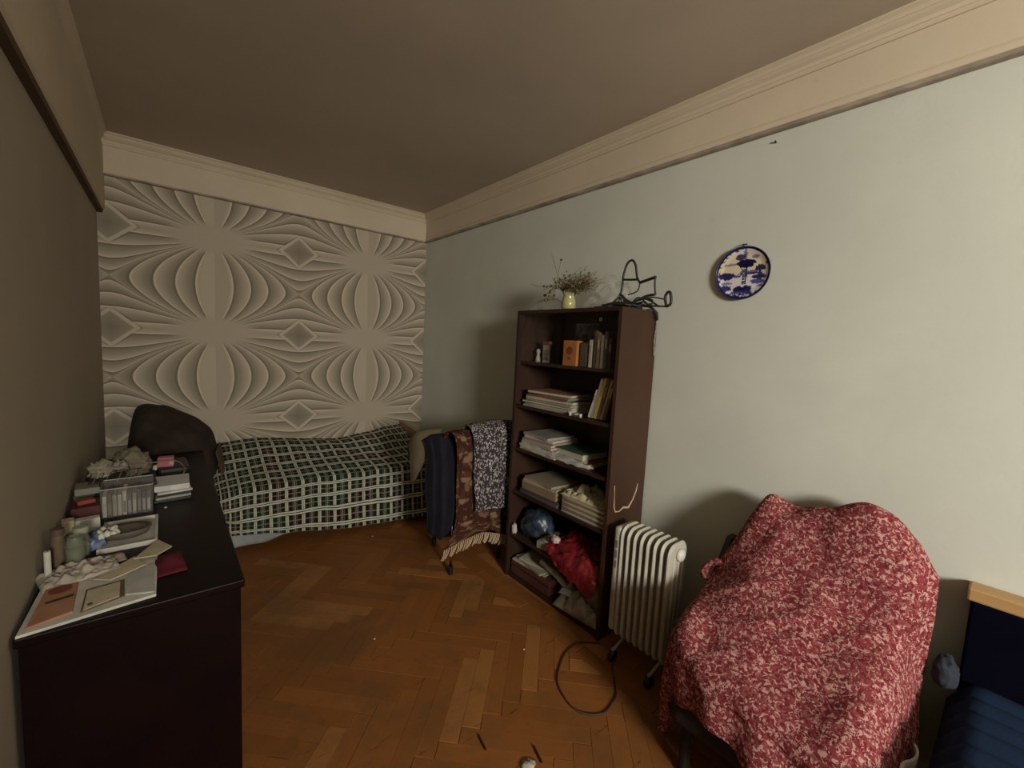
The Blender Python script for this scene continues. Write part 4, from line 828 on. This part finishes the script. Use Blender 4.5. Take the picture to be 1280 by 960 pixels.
hang([[(-.22, -1.66, .90), (-.15, -1.68, .93), (-.09, -1.70, .92)], [(-.22, -1.80, .95), (-.15, -1.82, .96), (-.09, -1.82, .95)], [(-.22, -1.86, .60), (-.15, -1.87, .60), (-.09, -1.86, .60)], [(-.22, -1.86, .25), (-.16, -1.86, .24), (-.10, -1.85, .26)]],
     cm('charcoal_trouser_cloth', (.022, .018, .022), .9), 'dark_trousers', 'dark trousers hanging between the dotted dress and the bookcase', 'trousers', 14, .012, folds=.008)

# ---------------------------------------------------------------- oil radiator
rd = thing('oil_radiator', 'cream oil filled radiator on castors beside the bookcase', 'radiator', (-.29, -3.1, 0))
def fin(y, th=.022, name='fin'):
    prof = []
    x0, x1, z0, z1, rc = -.375, -.205, .10, .715, .055
    for cx, cz, a0 in ((x1-rc, z1-rc, 0), (x0+rc, z1-rc, 90), (x0+rc, z0+rc, 180), (x1-rc, z0+rc, 270)):
        for k in range(6): a = math.radians(a0+k*18); prof.append((cx+rc*math.cos(a), cz+rc*math.sin(a)))
    bm = bmesh.new(); lay = []
    mx_, mz = (x0+x1)/2, (z0+z1)/2
    for dy, s in ((-th/2, .0), (-th/2+.004, -.5), (0, -.62), (th/2-.004, -.5), (th/2, 0)):
        rim = .010 if s == 0 else (.0 if s < -.6 else .004)
        lay.append([bm.verts.new((px-(px-mx_)/abs(px-mx_+1e-9)*rim, y+dy, pz-(1 if pz > mz else -1)*rim)) for px, pz in prof])
    n = len(prof)
    for A, C in zip(lay, lay[1:]):
        for k in range(n): bm.faces.new((A[k], A[(k+1) % n], C[(k+1) % n], C[k]))
    bm.faces.new(lay[0][::-1]); bm.faces.new(lay[-1])
    return bm
NF = 8
for k in range(NF):
    y = -2.962-k*.0375
    fo = obj('fin', fin(y, .019), ENAM, rd, smooth=False)
    bmx = bmesh.new()
    for q in (-.33, -.29, -.25): tube(bmx, [(q, y-.010, .16), (q, y-.010, .655)], .007, n=8)
    obj('oil_channel', bmx, ENAM, fo, smooth=True)
obj('oil_manifold', T([(-.29, -2.94, .655), (-.29, -3.24, .655)], .022, n=14), ENAM, rd, smooth=True); obj('oil_manifold', T([(-.29, -2.94, .16), (-.29, -3.24, .16)], .022, n=14), ENAM, rd, smooth=True)
cb = obj('control_cover', B(-.372, -.215, -2.950, -2.915, .13, .70, bev=.012), ENAM, rd)
for k in range(3): obj('vent_slot', B(-.374, -.3715, -2.942, -2.925, .48+k*.055, .52+k*.055), cm('slot_grey', (.16, .15, .13), .7), cb)
kb = obj('end_cap', lathe(bmesh.new(), [(0, 0), (.030, 0), (.032, .006), (.026, .018), (.010, .022), (0, .022)], (-.285, -3.2355, .655), 20, Matrix(((1, 0, 0), (0, 0, -1), (0, 1, 0)))), cm('white_cap_plastic', (.62, .60, .54), .4), rd, 'round white cap', smooth=True)
for y in (-2.985, -3.20):
    br = obj('castor_bracket', T([(-.40, y, .062), (-.33, y, .085), (-.24, y, .085), (-.17, y, .062)], .007, n=8), cm('bracket_steel', (.4, .38, .34), .4), rd)
    for x in (-.405, -.165):
        obj('castor', lathe(bmesh.new(), [(0, -.014), (.024, -.014), (.030, -.008), (.030, .008), (.024, .014), (0, .014)], (x, y, .030), 18, Matrix(((1, 0, 0), (0, 0, -1), (0, 1, 0)))), BLACK, br, smooth=True)
        obj('castor_fork', T([(x, y, .035), (x, y, .070)], .008, n=8), cm('bracket_steel', (.4, .38, .34), .4), br)
obj('power_cord', T([(-.36, -2.87, .006), (-.44, -2.80, .004), (-.55, -2.80, .004), (-.654, -2.848, .004), (-.745, -2.92, .004), (-.785, -3.01, .004), (-.79, -3.08, .004), (-.755, -3.135, .004), (-.70, -3.165, .004), (-.64, -3.158, .004), (-.57, -3.135, .004), (-.50, -3.07, .004), (-.45, -3.02, .004), (-.40, -3.0, .02)], .0042, n=7, sm=6), cm('brown_cord', (.045, .025, .015), .6), label='thin brown power cord looping on the parquet in front of the radiator', cat='cord', smooth=True)
for (a, b, rd_, lb) in (((-1.213, -2.923), (-1.225, -2.991), .0045, 'short dark stick lying on the parquet, the left of two'), ((-1.060, -3.095), (-1.080, -3.165), .0045, 'short dark stick lying on the parquet beside the white scrap')):
    obj('dark_stick', T([(*a, rd_), (*b, rd_)], rd_, n=8), cm('dark_stick_paint', (.03, .012, .01), .5), label=lb, cat='stick')
obj('white_scrap', blob((-1.13, -3.14, 0), .035, .025, .008, .4, 3, 4, 3), cm('white_fluff', (.45, .38, .30), .95), label='scrap of pale fluff on the parquet at the bottom edge of the picture', cat='fluff', smooth=True)
for x, y, lb in ((-1.341, -2.123, 'tiny pale crumb on the bare parquet in the middle of the room'), (-.73, -2.654, 'tiny pale crumb on the parquet in front of the bookcase'), (-.90, -.95, 'tiny pale crumb on the parquet just in front of the bed')): obj('crumb', blob((x, y, 0), .006, .006, .004, .2, 3, 1, 1), WHITEP, label=lb, cat='crumb')

# ---------------------------------------------------------------- armchair under the red cloth
ac = thing('armchair', 'dark olive armchair almost hidden beneath the red patterned cloth', 'armchair', (-.42, -3.75, 0))
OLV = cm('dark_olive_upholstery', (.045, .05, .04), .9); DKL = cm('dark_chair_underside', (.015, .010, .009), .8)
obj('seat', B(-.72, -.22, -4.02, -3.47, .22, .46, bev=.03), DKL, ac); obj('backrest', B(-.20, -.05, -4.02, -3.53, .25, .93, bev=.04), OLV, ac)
obj('armrest', B(-.64, -.10, -3.46, -3.405, .15, .555, bev=.02), OLV, ac); obj('armrest', B(-.60, -.10, -4.04, -3.99, .15, .48, bev=.02), OLV, ac)
bm = bmesh.new(); poly = [(-.10, .20), (-.27, .20), (-.27, .50), (-.20, .66), (-.12, .76), (-.06, .76), (-.06, .20)]
A_ = [bm.verts.new((x, -3.375, zz_)) for x, zz_ in poly]; C2 = [bm.verts.new((x, -3.40, zz_)) for x, zz_ in poly]
bm.faces.new(A_); bm.faces.new(C2[::-1]); [bm.faces.new((A_[i], A_[(i+1) % 7], C2[(i+1) % 7], C2[i])) for i in range(7)]
obj('side_wing', bm, OLV, ac)
for x, y in ((-.66, -3.52), (-.66, -3.97), (-.12, -3.52), (-.12, -3.97)): obj('leg', T([(x, y, .22), (x, y, 0)], .02, n=10), DKL, ac)
NT = [
 [(-.035, -3.48, .62), (-.03, -3.54, .72), (-.03, -3.63, .72), (-.03, -3.75, .74), (-.03, -3.88, .76), (-.03, -3.99, .74), (-.03, -4.06, .66)],
 [(-.06, -3.475, .84), (-.06, -3.53, .965), (-.06, -3.63, .96), (-.06, -3.75, .99), (-.06, -3.88, 1.045), (-.06, -4.00, .98), (-.06, -4.075, .86)],
 [(-.12, -3.450, .80), (-.14, -3.525, .985), (-.14, -3.63, .965), (-.14, -3.75, 1.01), (-.14, -3.87, 1.065), (-.13, -3.99, 1.00), (-.11, -4.085, .84)],
 [(-.20, -3.400, .64), (-.235, -3.47, .82), (-.24, -3.60, .87), (-.23, -3.74, .88), (-.23, -3.88, .87), (-.20, -4.02, .84), (-.15, -4.09, .70)],
 [(-.27, -3.345, .50), (-.28, -3.415, .67), (-.31, -3.57, .755), (-.30, -3.72, .74), (-.29, -3.87, .72), (-.26, -4.02, .70), (-.18, -4.085, .50)],
 [(-.42, -3.355, .36), (-.42, -3.415, .60), (-.44, -3.56, .67), (-.44, -3.72, .665), (-.43, -3.86, .65), (-.42, -4.03, .62), (-.36, -4.105, .40)],
 [(-.53, -3.365, .06), (-.56, -3.415, .555), (-.60, -3.56, .575), (-.60, -3.72, .57), (-.60, -3.86, .56), (-.58, -4.03, .56), (-.50, -4.11, .36)],
 [(-.60, -3.385, .03), (-.66, -3.42, .49), (-.72, -3.56, .51), (-.73, -3.72, .51), (-.73, -3.86, .49), (-.71, -4.02, .50), (-.62, -4.105, .32)],
 [(-.63, -3.42, .13), (-.69, -3.45, .39), (-.76, -3.57, .43), (-.775, -3.71, .42), (-.775, -3.86, .38), (-.76, -4.02, .36), (-.68, -4.10, .22)],
 [(-.64, -3.45, .27), (-.70, -3.48, .30), (-.77, -3.59, .355), (-.785, -3.72, .35), (-.785, -3.86, .22), (-.77, -4.02, .18), (-.70, -4.09, .10)],
]
fa = net(NT)
def redcloth(a, b):
    p = fa(a, b); q = b*9
    n1 = nz(p, 5, 3); n2 = nz(p, 13, 9); n3 = 1-abs(nz((p.x+p.y*.7, p.y*.3-p.z*.5, p.z*.4), 7, 21))*2
    d = Vector((-.55, -.25, .8)); amp = .018*n1+.007*n2+.016*max(0, n3-.45)
    dr = math.exp(-((q-4.2-(a-.5)*1.2)/.35)**2)*max(0, 1-abs(a-.55)*2.2)    # crease between back and seat
    p += d*(amp+.02*dr*math.sin(q*6))
    if a < .16 and q > 5: p.y += .016*math.sin(q*9+a*30)*(1-a/.16); p.x += .012*math.sin(a*60)*(1-a/.16)
    if q > 7.6: p.x -= .010*math.sin(a*34)
    p.x = min(p.x, -.012); p.z = max(p.z, .012); return p
obj('red_floral_cover', grid(redcloth, 110, 130), FLORAL, label='red and pink floral cloth thrown over the armchair', cat='cover', smooth='keep', solid=.007)
cf = T([(-.285, -3.375, .665), (-.275, -3.41, .695), (-.27, -3.445, .675), (-.29, -3.445, .635), (-.32, -3.415, .62), (-.33, -3.38, .64)], .016, n=8, closed=True, sm=5)
obj('cover_loop', cf, FLORAL, bpy.data.objects['red_floral_cover'], 'rolled edge with an opening', smooth=True)
obj('white_sheet', grid(lambda a, b: Vector((-.42-.25*a+.01*nz((a*5, b*5, 0), 1), -4.105-.012*math.sin(a*9), .46-.42*b)), 16, 16), cm('white_linen', (.5, .48, .44), .9), label='white sheet hanging between the armchair and the blue sofa', cat='sheet', smooth='keep', solid=.006)

# ---------------------------------------------------------------- sofa at the right edge
sf = thing('sofa', 'dark navy sofa with a pale wooden back rail at the right edge', 'sofa', (-.4, -5.0, 0))
NAVY = cm('navy_upholstery', (.0025, .0025, .008), .95, spec=.03)
obj('back_rail', B(-.085, -.005, -5.9, -4.155, .835, .880, bev=.006), OAK, sf); obj('backrest', B(-.080, -.005, -5.9, -4.165, .12, .835, bev=.008), NAVY, sf)
obj('base', B(-.82, -.085, -5.9, -4.17, .10, .32), NAVY, sf); obj('mattress', B(-.85, -.085, -5.9, -4.16, .32, .52, bev=.03), NAVY, sf)
for x, y in ((-.75, -4.25), (-.75, -5.8), (-.15, -4.25), (-.15, -5.8)): obj('leg', CB(x, y, 0, .05, .05, .10), DKL, sf)
def rib(a, b):
    x = -.09-.80*a; y = -4.150-1.7*b
    zz_ = .555+.022*abs(math.sin(a*PI*9+.5*nz((a*3, b*4, 0), 1, 2)))+.02*nz((x*3, y*3, 0), 1, 4)
    if a > .92: zz_ -= (a-.92)*3.0
    if b < .03: zz_ -= (.03-b)*3
    return Vector((x, y, zz_))
obj('blue_bedspread', grid(rib, 120, 60), m_ribbed(), label='dark blue ribbed bedspread covering the navy sofa seat', cat='bedspread', smooth='keep', solid=.01)
obj('blue_cushion', blob((-.14, -4.135, .545), .055, .035, .065, .15, 1.4, 4, 4), cm('slate_blue_cloth', (.018, .025, .036), .9), label='slate blue cushion corner poking up between armchair and sofa back', cat='cushion', smooth=True)
